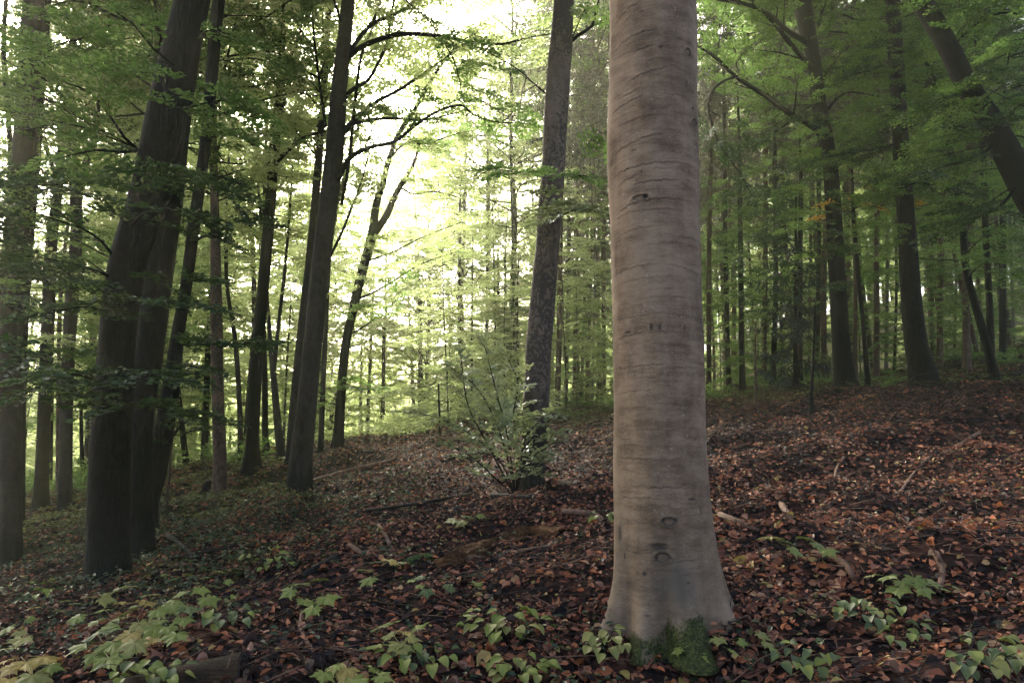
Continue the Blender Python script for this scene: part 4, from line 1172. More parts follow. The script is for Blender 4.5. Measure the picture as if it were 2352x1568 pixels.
# pale hazy stems on the left and in the valley
for lab, pts, D, bk, crs, fk in [
    ("pale forked tree in the haze between reddish trunk and burled trunk", [(560, 1080, 14), (572, 900, 12), (583, 760, 12), (582, 612, 11), (577, 510, 10), (571, 433, 11), (555, 380, 7), (546, 342, 6), (530, 275, 5)], 26, 'bark_grey', [ct('canopy', 9, .8, 'leaf_valley')],
        [([(571, 435, 8), (585, 400, 7), (592, 375, 7), (592, 306, 6), (577, 255, 5), (570, 170, 4)],)]),
    ("wavy slim trunk just right of the reddish trunk", [(553, 1052, 13), (551, 947, 12), (541, 790, 11), (530, 720, 9), (520, 637, 9), (520, 510, 8), (524, 400, 6)], 22, 'bark_grey', [ct('layer', 4, 1.0, 'leaf_valley')], []),
    ("small leaning dark stem left of the reddish trunk in bright undergrowth", [(430, 1092, 17), (422, 1020, 14), (415, 950, 12), (405, 850, 9)], 24, 'bark_dark', [ct('layer', 2.5, .8, 'leaf_mid')], []),
    ("dark mottled trunk in bright undergrowth, just left of the reddish trunk", [(468, 1085, 18), (472, 960, 15), (478, 800, 13), (486, 650, 11)], 25, 'bark_dark', [ct('layer', 3.5, 1.0, 'leaf_valley')], []),
    ("thin brown sapling stem at the right foot of the curved dark trunk", [(388, 1100, 6), (396, 1000, 5), (402, 950, 4)], 15, 'bark_spruce', [], []),
    ("thin pole between the two upright trunks near the left edge", [(115, 1150, 8), (118, 1000, 7), (122, 850, 6)], 22, 'bark_dark', [ct('layer', 2, .8, 'leaf_mid')], []),
    ("short thin pole right of the forked left trunk", [(190, 1150, 11), (188, 1040, 9), (186, 940, 7)], 22, 'bark_dark', [ct('layer', 2, .8, 'leaf_mid')], []),
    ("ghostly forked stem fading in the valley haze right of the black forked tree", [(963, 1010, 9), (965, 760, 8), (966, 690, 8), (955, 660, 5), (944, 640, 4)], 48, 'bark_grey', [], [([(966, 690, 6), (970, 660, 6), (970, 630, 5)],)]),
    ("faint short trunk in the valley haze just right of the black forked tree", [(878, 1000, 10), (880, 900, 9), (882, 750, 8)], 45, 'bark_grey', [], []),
    ("slim hazy stem in the bright gap left of the grey leaning trunk", [(652, 1000, 6), (658, 850, 5), (668, 700, 4)], 30, 'bark_grey', [ct('layer', 2, .8, 'leaf_valley')], []),
    ("dead straight snag standing on the crest left of the shrub", [(1010, 962, 6), (1008, 920, 5), (1007, 880, 4)], 23, 'bark_dark', [], []),
    ("thin dark sapling stem standing before the crooked black trunk", [(1862, 968, 14), (1864, 900, 8), (1868, 830, 6), (1872, 700, 4)], 13, 'bark_dark', [ct('sapling', 2.3, .7, 'leaf_dark')], []),
    ("fine brown sapling stem on the slope right of the pale beech", [(1737, 960, 5), (1735, 850, 4), (1736, 740, 3)], 14, 'bark_spruce', [ct('sapling', 2.2, .6, 'leaf_dark')], []),
]:
    bare = not crs
    tree("young_beech" if 'sapling' in lab or 'slim' in lab else "beech_tree", lab, "tree", pts, D, bk, 0 if (bare or pts[-1][1] > 600) else 3, .3, crs, fk, nseg=9, stubs=0)

# ------------------------------------------------------------------ deeper wood: fill trees beyond those one can single out
protos = {}
def fill_tree(x, y, kind, h, rad, leafm, label, group, bark):
    """one trunk + crowns at (x, y)"""
    z = gz1(x, y)
    key = (kind, bark)
    root = empty("beech_tree" if kind != 'spruce' else "spruce_tree", (x, y, z))
    tag(root, label, "tree", group)
    if key not in protos:
        B = Builder()
        rs = np.random.default_rng(len(protos) + 400)
        zz = np.linspace(-.4, 1, 16)
        wob = np.cumsum(rs.normal(0, .004, (16, 2)), 0)
        wob -= wob[0]
        q = np.stack([wob[:, 0] * 20, wob[:, 1] * 20, zz * 20], 1)
        q[0, 2] = -.6
        B.tube(q, np.linspace(.16, .05, 16), 8, 0, rough=.03, flare=.2)
        protos[key] = B.mesh("trunk", [M[bark]])
    tr = place("trunk", protos[key], root, (0, 0, 0), rng.uniform(0, 6.28), (rad / .16, rad / .16, h / 20))
    tr.rotation_euler = (rng.normal(0, .035), rng.normal(0, .035), rng.uniform(0, 6.28))
    b = np.array([x, y, z])
    if kind == 'beech':
        add_crown(root, 'canopy', b + [0, 0, h * .38], leafm, h / 20)
        if rng.uniform() < .6: add_crown(root, 'layer', b + [0, 0, .8], leafm, rng.uniform(.7, 1.1))
    elif kind == 'under':
        add_crown(root, 'layer', b + [0, 0, .4], leafm, h / 8)
    else:
        add_crown(root, 'spruce', b + [0, 0, h * .40], 'needle', h / 21)
    return root
V_LAB = "hazy beech tree deep in the bright valley wood beyond the crest"
U_LAB = "low leafy young beech of the bright valley undergrowth"
R_LAB = "tall beech tree deep in the dim wood behind the spruce poles"
RU_LAB = "low leafy young beech of the dim undergrowth behind the spruce poles"
S_LAB = "tall spruce tree with hanging grey boughs deep in the dim wood"
def px_of(x, y, z):
    v = np.array([x, y, z]) - EYE
    t = v[1] * cp + v[2] * sp
    return 1176 + v[0] / t * F, 784 - (-v[1] * sp + v[2] * cp) / t * F
cnt = 0
rs = np.random.default_rng(77)
for (n, xr, yr, kind, leafm, lab, grp, bark, hr) in [
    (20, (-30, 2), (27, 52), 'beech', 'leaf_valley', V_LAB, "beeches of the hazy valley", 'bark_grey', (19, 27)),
    (26, (-24, 3), (24, 44), 'under', 'leaf_valley', U_LAB, "young beeches of the bright undergrowth", 'bark_dark', (4.5, 9)),
    (15, (0, 34), (36, 60), 'beech', 'leaf_valley', R_LAB, "beeches behind the spruce poles", 'bark_dark', (19, 27)),
    (20, (1, 30), (26, 46), 'under', 'leaf_mid', RU_LAB, "young beeches behind the spruce poles", 'bark_dark', (4, 8)),
    (44, (2, 34), (26, 52), 'spruce', 'needle', S_LAB, "spruces behind the poles", 'bark_spruce', (22, 30)),
]:
    k, tries = 0, 0
    while k < n and tries < 2000:
        tries += 1
        y = rs.uniform(*yr)
        x = rs.uniform(*xr) 
        if abs(x) > y * .85: continue
        px, _py = px_of(x, y, 2)
        # keep the bright gap over the crest and the tall poles readable
        if 790 < px < 1010 and y < 40: continue
        if kind == 'beech' and xr[0] < 0 and 560 < px < 1150 and y < 34: continue
        h = rs.uniform(*hr)
        fill_tree(x, y, kind, h, (.035 if kind == 'under' else h * .0085 if kind == 'beech' else h * .0045), leafm, lab, grp, bark)
        k += 1

for (px, D_, h_) in [(1050, 38, 27), (1120, 40, 28), (1185, 33, 26), (985, 50, 28), (880, 60, 31), (760, 62, 32), (680, 52, 28)]:
    fill_tree((px - 1176) / F * D_, D_, 'beech', h_, h_ * .007, 'leaf_valley', V_LAB, "beeches of the hazy valley", 'bark_grey')

# far wood: one mass, 58 m and farther
def far_wood(name, label, x0, x1, y0, y1, n, leafm, hmax):
    B = Builder()
    rs = np.random.default_rng(int(abs(x0)) + 9)
    for _ in range(n):
        x, y = rs.uniform(x0, x1), rs.uniform(y0, y1)
        if abs(x) > y * .95: continue
        z = gz1(x, y)
        h = rs.uniform(.5, 1) * hmax
        B.tube([[x, y, z - .3], [x + rs.normal(0, .3), y, z + h * .5], [x + rs.normal(0, .6), y, z + h * .9]], [.22, .16, .05], 5, 0)
        m = 340
        u = norm(rs.normal(0, 1, (m, 3)))
        r = rs.uniform(.35, 1, (m, 1)) ** .5
        R = np.array([3.4, 3.4, h * .48])
        pos = np.array([x, y, z + h * .52]) + u * r * R
        pos += .5 * np.sin(pos * 2.1 + rs.uniform(0, 6, 3))
        clump = .5 + .35 * np.sin(pos[:, 0] * 1.7 + 1) * np.sin(pos[:, 2] * 1.4) 
        sz = rs.uniform(.28, .55, m) * (1 + max(0, y - 60) * .008)
        B.leaves(pos, rs.normal(0, 1, (m, 3)) * [1, 1, .35], rs.normal(0, .6, (m, 3)) + [0, 0, 1], sz, sz * .6, 1, np.clip(clump + rs.normal(0, .15, m), 0, 1))
    o = B.obj(name, [M['bark_grey'], M[leafm]])
    tag(o, label, "woodland", kind='stuff')
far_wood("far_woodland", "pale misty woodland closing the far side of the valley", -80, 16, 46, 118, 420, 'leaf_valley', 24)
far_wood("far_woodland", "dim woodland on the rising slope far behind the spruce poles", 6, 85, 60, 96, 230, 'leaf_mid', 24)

# bright brush just beyond the crest and in the left undergrowth
def brush(name, label, spots, leafm, leaf, R, n, seed, hscale=1.0):
    B = Builder()
    rs = np.random.default_rng(seed)
    for (x, y) in spots:
        z = gz1(x, y)
        for _ in range(n):
            a, e = rs.uniform(0, 6.28), rs.uniform(.3, 1.2)
            L = R * rs.uniform(.5, 1.1)
            d = np.array([math.cos(a) * math.cos(e), math.sin(a) * math.cos(e), math.sin(e) * hscale])
            p0 = np.array([x + rs.normal(0, R * .3), y + rs.normal(0, R * .3), z])
            leafy_branch(B, rs, [p0, p0 + d * L * .6, p0 + d * L + [0, 0, -.15 * L]], .008, leaf, frac=.25, gap=.22, sL=.45, tint0=rs.uniform(.4, .8), nseg=3)
    o = B.obj(name, [M['twig'], M[leafm]])
    tag(o, label, "undergrowth", kind='stuff')
    return o
rs = np.random.default_rng(5)
sp1 = []
while len(sp1) < 110:
    y = rs.uniform(26, 42); x = rs.uniform(-.32, -.03) * y
    sp1.append((x, y))
brush("undergrowth", "bright yellow green undergrowth in the hollow beyond the brown crest", sp1, 'leaf_valley', .12, 1.5, 7, 1)
sp2 = []
while len(sp2) < 60:
    y = rs.uniform(19, 32); x = rs.uniform(-.78, -.36) * y
    sp2.append((x, y))
brush("undergrowth", "green undergrowth behind the left trunks", sp2, 'leaf_mid', .09, .9, 5, 2)
sp3 = []
while len(sp3) < 60:
    y = rs.uniform(20, 36); x = rs.uniform(.02, .8) * y
    sp3.append((x, y))
brush("undergrowth", "low green undergrowth at the feet of the spruce poles", sp3, 'leaf_mid', .08, .6, 4, 3)

# ------------------------------------------------------------------ pale shrub before the speckled trunk
base = hit(1185, 1135)
sh = empty("leafy_shrub", base)
tag(sh, "pale green leafy shrub arching left in front of the speckled trunk", "shrub")
SD = base[1]
for k, (pts, dz) in enumerate([
    ([(1182, 1135), (1165, 1050), (1135, 960), (1095, 890), (1045, 850)], 0), ([(1180, 1135), (1150, 1060), (1085, 1000), (1015, 962), (955, 948)], -.5),
    ([(1186, 1135), (1188, 1040), (1180, 950), (1190, 880), (1170, 830)], -.3), ([(1190, 1130), (1205, 1065), (1250, 1030), (1262, 1010)], -.6),
    ([(1180, 1135), (1130, 1090), (1085, 1050), (1050, 1030)], -.7), ([(1184, 1130), (1165, 1000), (1140, 900), (1115, 800)], .3), ([(1186, 1130), (1205, 1010), (1235, 970), (1250, 955)], -.5),
    ([(1182, 1130), (1120, 1020), (1075, 930), (1060, 830)], .4), ([(1184, 1130), (1190, 1100), (1215, 1085), (1240, 1060)], -.8)]):
    n = len(pts)
    w = wpts([(x, y, 4.5 - 3.2 * i / n) for i, (x, y) in enumerate(pts)], [SD + dz * i / (n - 1) for i in range(n)])
    w[0, :3] = base + [0, 0, -.05]
    B = Builder()
    c = catmull(w, .08)
    B.tube(c[:, :3], np.maximum(c[:, 3], .003), 6, 0)
    st = B.obj("stem", [M['twig']], sh, base)
    B = Builder()
    rs = np.random.default_rng(300 + k)
    leafy_branch(B, rs, c[:, :3], .003, .085, frac=.34, gap=.115, sL=.42, hexa=True, tint0=.6, tube=False, tilt=.28)
    B.obj("foliage", [M['twig'], M['leaf_shrub']], st, base)

# ------------------------------------------------------------------ forest floor litter
def in_view(px, py, mx=260, my=200):
    return (px > -mx) & (px < 2352 + mx) & (py < 1568 + my)
def project(p):
    v = p - EYE
    t = v[:, 1] * cp + v[:, 2] * sp
    return 1176 + v[:, 0] / t * F, 784 - (-v[:, 1] * sp + v[:, 2] * cp) / t * F, t
def scatter(rs, y0, y1, dens, spread=.95):
    area = spread * 2 * (y1 ** 2 - y0 ** 2) / 2
    n = int(area * dens)
    y = np.sqrt(rs.uniform(y0 ** 2, y1 ** 2, n))
    x = rs.uniform(-spread, spread, n) * y
    return x, y
def patch(x, y, s=1.0, ph=0.0):
    return .5 + .25 * np.sin(x * 1.3 * s + ph + 1.5 * np.sin(y * .7 * s)) + .25 * np.sin(y * 1.7 * s - ph + 1.2 * np.sin(x * .9 * s + 2))
def gnorm(x, y):
    e = .08
    dzx = (gz(x + e, y) - gz(x - e, y)) / (2 * e)
    dzy = (gz(x, y + e) - gz(x, y - e)) / (2 * e)
    return norm(np.stack([-dzx, -dzy, np.ones_like(dzx)], -1))

B = Builder()
rs = np.random.default_rng(42)
for y0, y1, dens, size, hx in [(2.4, 5.5, 820, .052, True), (5.5, 9, 620, .055, True), (9, 14, 470, .064, False), (14, 20, 290, .078, False), (20, 29, 120, .10, False)]:
    x, y = scatter(rs, y0, y1, dens)
    keep = rs.uniform(0, 1, len(x)) < np.clip(.56 + 1.25 * patch(x, y, 2.1, 2.0) * patch(x, y, 4.3, .6) + .25 * patch(x, y, .6, 1), 0, 1)
    x, y = x[keep], y[keep]
    z = gz(x, y)
    g = gnorm(x, y)
    n = len(x)
    up = g + rs.normal(0, .55, (n, 3))
    a = rs.uniform(0, 2 * PI, n)
    d = np.stack([np.cos(a), np.sin(a), rs.normal(0, .32, n)], -1)
    d -= g * (d * g).sum(1, keepdims=True) * .7
    sz = size * rs.uniform(.5, 1.45, n)
    pos = np.stack([x, y, z + rs.uniform(0, .05, n) + .004], -1) - d * (sz * .5)[:, None]
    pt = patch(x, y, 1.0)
    lit = rs.uniform(0, 1, n) < np.clip(.30 + .45 * pt * patch(x, y, 3.1, 1.3) * 1.6 + np.where(y < 9, .08, 0) + .06 * (x / y > .25) - .28 * (y > 10.5) * (x / y > .05) - .12 * (x / y < -.25), .04, .9)  # fewer light leaves on dim ground: shade put into litter colour
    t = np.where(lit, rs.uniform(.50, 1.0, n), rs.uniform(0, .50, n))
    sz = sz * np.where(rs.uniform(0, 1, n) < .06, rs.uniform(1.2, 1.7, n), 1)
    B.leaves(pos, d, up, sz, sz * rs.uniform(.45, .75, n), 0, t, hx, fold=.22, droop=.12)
bx, by = BEECH.location.x, BEECH.location.y
n = 520
a = rs.uniform(0, 2 * PI, n)
r = rs.uniform(.36, .62, n)
x, y = bx + r * np.sin(a), by - r * np.cos(a)
z = gz(x, y) + (.62 - r) * .22 * rs.uniform(0, 1, n) + .01
d = np.stack([np.cos(a * 3 + 1), np.sin(a * 5), rs.normal(0, .4, n)], -1)
B.leaves(np.stack([x, y, z], -1), d, rs.normal(0, .5, (n, 3)) + [0, 0, 1], rs.uniform(.035, .08, n), rs.uniform(.02, .05, n), 0, rs.beta(1.6, 1.5, n), True, fold=.25, droop=.15)
litter = B.obj("leaf_litter", [M['litter']], floor)
litter['kind'] = 'stuff'

# individual large fallen leaves: near ones, a mesh each, sharing leaf shapes
def maple_outline():
    pts = [(0, -.02)]
    lobes = [(-2.15, .62), (-1.05, .88), (0, 1.0), (1.05, .88), (2.15, .62)]
    res = [(.06, 0.0)]
    out = []
    prev = None
    for i, (a, L) in enumerate(lobes):
        w = .40 if abs(a) < 2 else .32
        for da, rr in ((-w * 1.0, .60), (-w * .62, .74), (-w * .55, .66), (-w * .18, .86), (0, 1.0), (w * .18, .86), (w * .55, .66), (w * .62, .74), (w * 1.0, .60)):
            out.append((math.sin(a + da) * L * rr, math.cos(a + da) * L * rr))
        if i < 4:
            am = (a + lobes[i + 1][0]) / 2
            out.append((math.sin(am) * .66, math.cos(am) * .66))
    return np.array(out)
MO = maple_outline()
def maple_mesh(name, seed, curl=.12, mats=None):
    rs = np.random.default_rng(seed)
    o = MO * (1 + rs.normal(0, .04, MO.shape)) * .5
    r = np.linalg.norm(o, axis=1)
    ph = np.arctan2(o[:, 0], o[:, 1])
    z = -curl * r * r * 2.2 + curl * .25 * np.cos(ph * 5) * r + rs.normal(0, .008, len(o))
    inner = o * .5
    zi = z * .32 + .012 * np.cos(ph * 5)
    n = len(o)
    v = np.vstack([[0, 0, .0], np.column_stack([inner, zi]), np.column_stack([o, z])])
    B = Builder()
    k = np.arange(n - 1)
    B.add(v, np.stack([np.zeros_like(k), 1 + k, 2 + k], -1), 0, 0)
    me_t = np.concatenate([[1.0], np.where(np.abs(np.cos(ph * 2.8)) > .93, .9, .1), np.where(np.abs(np.cos(ph * 2.8)) > .96, .5, 0)])
    B.t[0] = me_t
    B.f.append((np.stack([1 + k, 1 + n + k, 2 + n + k, 2 + k], -1), 0, False))
    # short stalk
    B.tube([[0, 0, 0], [0, -.2, -.02], [0, -.42, -.05]], [.012, .009, .008], 3, 0, .8)
    return B.mesh(name, mats)
def oval_mesh(name, seed, curl, mats, wr=.6):
    rs = np.random.default_rng(seed)
    xs = np.array([0, .07, .2, .4, .6, .78, .92, 1.0])
    ws = np.array([.03, .24, .41, .5, .46, .32, .14, .01]) * wr
    v = []
    for x, w in zip(xs, ws):
        zc = -curl * (x - .4) ** 2 * 1.6
        for s in (-1, -.5, 0, .5, 1):
            v.append((s * w + rs.normal(0, .012), x, zc + curl * abs(s) ** 1.5 * w * 1.6 + rs.normal(0, .01)))
    v = np.array(v)
    B = Builder()
    f = [(i * 5 + j, i * 5 + j + 1, i * 5 + 6 + j, i * 5 + 5 + j) for i in range(7) for j in range(4)]
    B.add(v, np.array(f), 0, np.tile([0, 0, .8, 0, 0], 8), True)
    B.tube([[0, 0, 0], [0, -.12, -.02]], [.01, .008], 3, 0, .6)
    return B.mesh(name, mats)
DEAD = ['dead_orange', 'dead_brown', 'dead_brown', 'dead_pink', 'dead_dark', 'dead_pink', 'dead_orange']
fl_mesh = {}
for mk in set(DEAD) | {'maple_yellow', 'maple_lime'}:
    fl_mesh[mk] = [oval_mesh("fallen_leaf", 500 + j, (.3, .7, 1.1)[j], [M[mk]]) for j in range(3)] + [maple_mesh("fallen_leaf", 600 + j, (.2, .5)[j], [M[mk]]) for j in range(2)]
rs = np.random.default_rng(11)
n_ind = 0
while n_ind < 296:
    px, py = rs.uniform(-40, 2392), 1568 + 60 - 640 * rs.uniform(0, 1) ** 1.7
    if 1400 < px < 1670 and py < 1500: continue
    h = hit(px, py)
    mk = DEAD[int(rs.integers(len(DEAD)))]
    if rs.uniform() < .05: mk = 'maple_yellow'
    j = int(rs.choice([0, 1, 2, 3, 4], p=[.3, .3, .16, .12, .12]))
    s = rs.uniform(.06, .10) * (1.25 if j >= 3 else 1)
    g = gnorm(np.array([h[0]]), np.array([h[1]]))[0]
    q = Vector(g + rs.normal(0, .25, 3)).to_track_quat('Z', 'Y')
    q = q @ Vector((0, 0, 1)).rotation_difference(Vector((0, 0, 1)))
    o = place("fallen_leaf", fl_mesh[mk][j], floor, h + [0, 0, .035 + rs.uniform(0, .015)], s=(s, s, s))
    e = q.to_matrix().to_4x4() @ __import__('mathutils').Matrix.Rotation(rs.uniform(0, 2 * PI), 4, 'Z')
    o.rotation_euler = e.to_euler()
    n_ind += 1

# small twigs lying about
B = Builder()
for y0, y1, dens in [(2.6, 6, 60), (6, 11, 34), (11, 22, 10)]:
    x, y = scatter(rs, y0, y1, dens)
    g = gnorm(x, y)
    for i in range(len(x)):
        a = rs.normal(.15, .9)
        L = rs.uniform(.1, .6)
        d = np.array([math.cos(a), math.sin(a), 0])
        d -= g[i] * d.dot(g[i])
        p0 = np.array([x[i], y[i], gz1(x[i], y[i]) + .03])
        b = rs.normal(0, .04 * L, 3)
        r = rs.uniform(.0018, .006)
        B.tube([p0, p0 + d * L * .5 + b, p0 + d * L + [0, 0, rs.uniform(-.01, .03)]], [r, r * .8, r * .4], 3, int(rs.uniform() < .45), .5)
tw = B.obj("fallen_twigs", [M['stick_dark'], M['stick']], floor)
tw['kind'] = 'stuff'

# brushwood tangle on the slope before the crooked trunk
B = Builder()
for _ in range(420):
    px, py = rs.uniform(1640, 2230), rs.normal(930, 22)
    h = hit(px, min(py, 985))
    if h[1] > 22: continue
    a = rs.uniform(0, 2 * PI)
    L = rs.uniform(.3, 1.2)
    d = np.array([math.cos(a), math.sin(a) * .6, rs.uniform(.1, .8)])
    B.tube([h, h + d * L * .5, h + d * L * np.array([1, 1, .6])], [.006, .005, .002], 3, int(rs.uniform() < .5), .5)
o = B.obj("brushwood", [M['stick_dark'], M['stick']])
tag(o, "tangle of thin dead twigs on the slope before the crooked trunk", "brushwood", kind='stuff')

# ground cover: small plants
def cover(name, label, pts, leafm, leaf, nl, seed, h=.1):
    B = Builder()
    rs = np.random.default_rng(seed)
    x = np.array([p[0] for p in pts]); y = np.array([p[1] for p in pts])
    z = gz(x, y)
    k = rs.integers(3, nl, len(x))
    idx = np.repeat(np.arange(len(x)), k)
    a = rs.uniform(0, 2 * PI, len(idx))
    hh = rs.uniform(.3, 1, len(x))[idx] * h
    d = np.stack([np.cos(a), np.sin(a), rs.normal(.05, .25, len(idx))], -1)
    sz = leaf * rs.uniform(.6, 1.3, len(idx))
    pos = np.stack([x[idx], y[idx], z[idx] + hh + rs.normal(0, .02, len(idx)) + .03], -1) + d * (leaf * .35)
    B.leaves(pos, d, rs.normal(0, .25, (len(idx), 3)) + [0, 0, 1], sz, sz * .6, 0, np.clip(.45 + rs.normal(0, .25, len(x))[idx] + rs.normal(0, .1, len(idx)), 0, 1), True, droop=.15)
    return tag(B.obj(name, [M[leafm]]), label, "ground cover", kind='stuff')
def spots_where(seed, y0, y1, dens, fn):
    rs = np.random.default_rng(seed)
    x, y = scatter(rs, y0, y1, dens, .95)
    p = fn(x, y)
    ok = rs.uniform(0, 1, len(x)) < p
    return list(zip(x[ok], y[ok]))
cover("ground_cover", "small green seedlings dotted through the near leaf litter",
      spots_where(1, 2.6, 7, 34, lambda x, y: np.clip((patch(x, y, 1.2, 1) - .30) * 1.6, .08, 1) * np.where(x > 0, np.where(y < 4.6, 1, .15), .9)), 'cover', .045, 8, 21, .10)
cover("ground_cover", "greyish green carpet of small plants on the left bank",
      spots_where(2, 6.5, 16, 75, lambda x, y: np.clip(1.25 * np.exp(-((x / y + .42) / .22) ** 2) * (patch(x, y, .8, 2) + .15), 0, 1) * (x / y < -.12)), 'cover', .06, 7, 22, .09)
cover("ground_cover", "yellowish green carpet of plants between the left trunks",
      spots_where(3, 13, 27, 24, lambda x, y: np.clip(1.2 * np.exp(-((x / y + .55) / .25) ** 2), 0, 1) * (x / y < -.30)), 'cover_pale', .09, 7, 23, .14)
cover("ground_cover", "strip of low green plants along the edge of the pole wood",
      spots_where(4, 15, 30, 16, lambda x, y: np.where(x / y > .08, np.clip((patch(x, y, .5, 3) + .2), 0, 1) * (y > 16 + 3 * (x / y < .3) ), 0)), 'cover_pale', .085, 7, 24, .16)

# ------------------------------------------------------------------ seedlings with separate leaves
ML = {k: [maple_mesh("leaf", 700 + j, (.10, .2, .3)[j], [M[k]]) for j in range(3)] for k in ('maple_green', 'maple_dark', 'maple_yellow', 'maple_lime')}
OL = {k: [oval_mesh("leaf", 800 + j, (.2, .4)[j], [M[k]], .75) for j in range(2)] for k in ('maple_green', 'maple_dark', 'maple_yellow', 'maple_lime')}
import mathutils
def seedling(label, cx, cy, n, sx, sy, size, mix, kind='maple', seed=0, h=.16, stem_y=55, leaves=None, name="maple_seedling"):
    rs = np.random.default_rng(seed)
    base = hit(cx, cy + stem_y)
    root = empty(name, base)
    tag(root, label, "seedling")
    tips = []
    ML_ = ML if kind == 'maple' else OL
    pts = leaves
    if pts is None:
        n = int(n * 1.5)
        pts = []
        for i in range(n):
            a = i * 2.4 + rs.uniform(0, .6)
            r = math.sqrt((i + .5) / n)
            pts.append((cx + sx * r * math.cos(a), cy + sy * r * math.sin(a)))
    for i, q in enumerate(pts):
        mk = q[2] if len(q) > 2 else mix[int(rs.integers(len(mix)))]
        p = hit(q[0], q[1], up=h * rs.uniform(.7, 1.2))
        v = p - np.array([base[0], base[1], p[2]])
        out = math.atan2(v[1], v[0]) if np.linalg.norm(v[:2]) > .03 else rs.uniform(0, 6.28)
        s = size * rs.uniform(.75, 1.2) * (1.45 if kind == 'maple' else .85)
        yaw = out - PI / 2 + rs.normal(0, .5)
        tilt = rs.normal(.12, .16)
        m = mathutils.Matrix.Rotation(yaw, 4, 'Z') @ mathutils.Matrix.Rotation(-abs(tilt) - .05, 4, 'X') @ mathutils.Matrix.Rotation(rs.normal(0, .16), 4, 'Y')
        # face somewhat towards the light and the open side
        m = mathutils.Matrix.Rotation(.16, 4, 'X') @ m
        ms = ML_[mk]
        o = place("leaf", ms[int(rs.integers(len(ms)))], root, p - base, s=(s, s, s))
        o.rotation_euler = m.to_euler()
        if kind == 'maple':
            st = Vector(p) + m.to_3x3() @ Vector((0, -.42 * s, -.05 * s))
        else:
            st = Vector(p)
        tips.append(np.array(st))
    # main stems: group of leaves to a few stems
    B = Builder()
    ns = max(1, n // 4)
    feet = [base + np.append(rs.normal(0, .05, 2), 0) for _ in range(ns)]
    for i, t in enumerate(tips):
        f = feet[i % ns].copy()
        f[2] = gz1(f[0], f[1]) - .01
        hub = f * .5 + np.array([t[0] * .5 + f[0] * 0, t[1] * .5, t[2] * .5])
        hub[2] = (f[2] + t[2]) / 2 + .02
        B.tube([f, hub, t], [.0028, .0022, .0016], 4, 0)
    B.obj("stem", [M['stick_dark']], root, base)
    return root
G, Y, LM, DK = 'maple_green', 'maple_yellow', 'maple_lime', 'maple_dark'
seedling("large cluster of green and yellow maple leaves at the left, below the thickest trunk", 325, 1395, 13, 1, 1, .145, [G], seed=1, leaves=[
    (300, 1345, LM), (345, 1365, LM), (240, 1400, G), (420, 1420, G), (330, 1380, Y), (290, 1405, LM), (355, 1440, G), (405, 1455, G), (225, 1425, G), (310, 1475, LM), (275, 1350, G), (275, 1385, Y), (318, 1390, G), (360, 1400, G), (395, 1390, G), (270, 1420, G), (320, 1430, LM), (365, 1425, G), (300, 1455, Y), (345, 1462, Y), (385, 1440, G), (250, 1440, G)])
seedling("green maple seedling with one yellow leaf, left under the thickest trunk", 190, 1390, 6, 1, 1, .14, [G], seed=2, leaves=[(140, 1400, G), (175, 1385, G), (205, 1370, G), (180, 1415, G), (235, 1372, LM), (150, 1378, G)])
seedling("wide flat seedling with dull green leaves right of the large yellow cluster", 475, 1335, 9, 1, 1, .125, [G], seed=3, leaves=[(400, 1330, G), (435, 1318, G), (470, 1325, G), (505, 1312, G), (450, 1338, G), (490, 1345, G), (550, 1312, G), (430, 1395, DK), (475, 1372, G), (535, 1305, G), (420, 1360, G), (460, 1350, G), (400, 1378, G), (520, 1335, G)])
seedling("small yellow leaved seedling against the foot of the thickest trunk", 330, 1300, 4, 1, 1, .10, [LM], seed=4, leaves=[(345, 1293, Y), (315, 1312, LM), (340, 1318, LM), (300, 1335, LM), (378, 1318, G)])
seedling("big leaved green maple seedling holding an orange fallen leaf", 710, 1355, 6, 1, 1, .165, [G], seed=5, leaves=[(690, 1340, G), (735, 1328, G), (700, 1378, G), (748, 1370, G), (668, 1355, G), (720, 1395, G)])
seedling("maple seedling with one green and two yellow leaves in the middle foreground", 870, 1300, 5, 1, 1, .15, [G], seed=6, leaves=[(840, 1308, G), (862, 1290, G), (893, 1288, Y), (915, 1292, LM), (850, 1328, G)])
seedling("three leaved maple seedling standing alone in front of the rotten log", 1070, 1187, 4, 1, 1, .16, [G], seed=7, leaves=[(1043, 1193, LM), (1072, 1185, G), (1100, 1182, G), (1062, 1197, LM)], stem_y=25)
seedling("bright yellow green maple seedling with drooping leaves, lower middle", 905, 1465, 7, 1, 1, .15, [LM], seed=8, leaves=[(875, 1440, LM), (900, 1455, LM), (925, 1450, Y), (918, 1478, LM), (940, 1462, LM), (870, 1480, G), (958, 1445, G)])
seedling("seedling with one large yellow leaf between green ones at the bottom edge", 810, 1530, 6, 1, 1, .14, [G], seed=9, leaves=[(770, 1528, G), (798, 1535, Y), (852, 1532, G), (870, 1552, G), (810, 1560, G), (745, 1545, G)], stem_y=30)
seedling("pale yellow maple seedling in the bottom left corner", 55, 1530, 8, 1, 1, .15, [Y], seed=10, leaves=[(30, 1530, Y), (60, 1520, Y), (100, 1508, Y), (20, 1560, Y), (75, 1550, LM), (10, 1490, G), (115, 1528, G), (15, 1515, Y)], stem_y=40)
seedling("large single green maple leaves between the corner seedling and the big cluster", 205, 1488, 5, 1, 1, .17, [G], seed=11, leaves=[(195, 1480, G), (215, 1500, G), (250, 1510, G), (225, 1455, DK), (262, 1475, G)])
seedling("dull green seedling under the left edge trunk", 45, 1420, 5, 1, 1, .12, [G], seed=12, leaves=[(20, 1440, G), (45, 1450, LM), (65, 1420, G), (75, 1395, Y), (50, 1465, LM)])
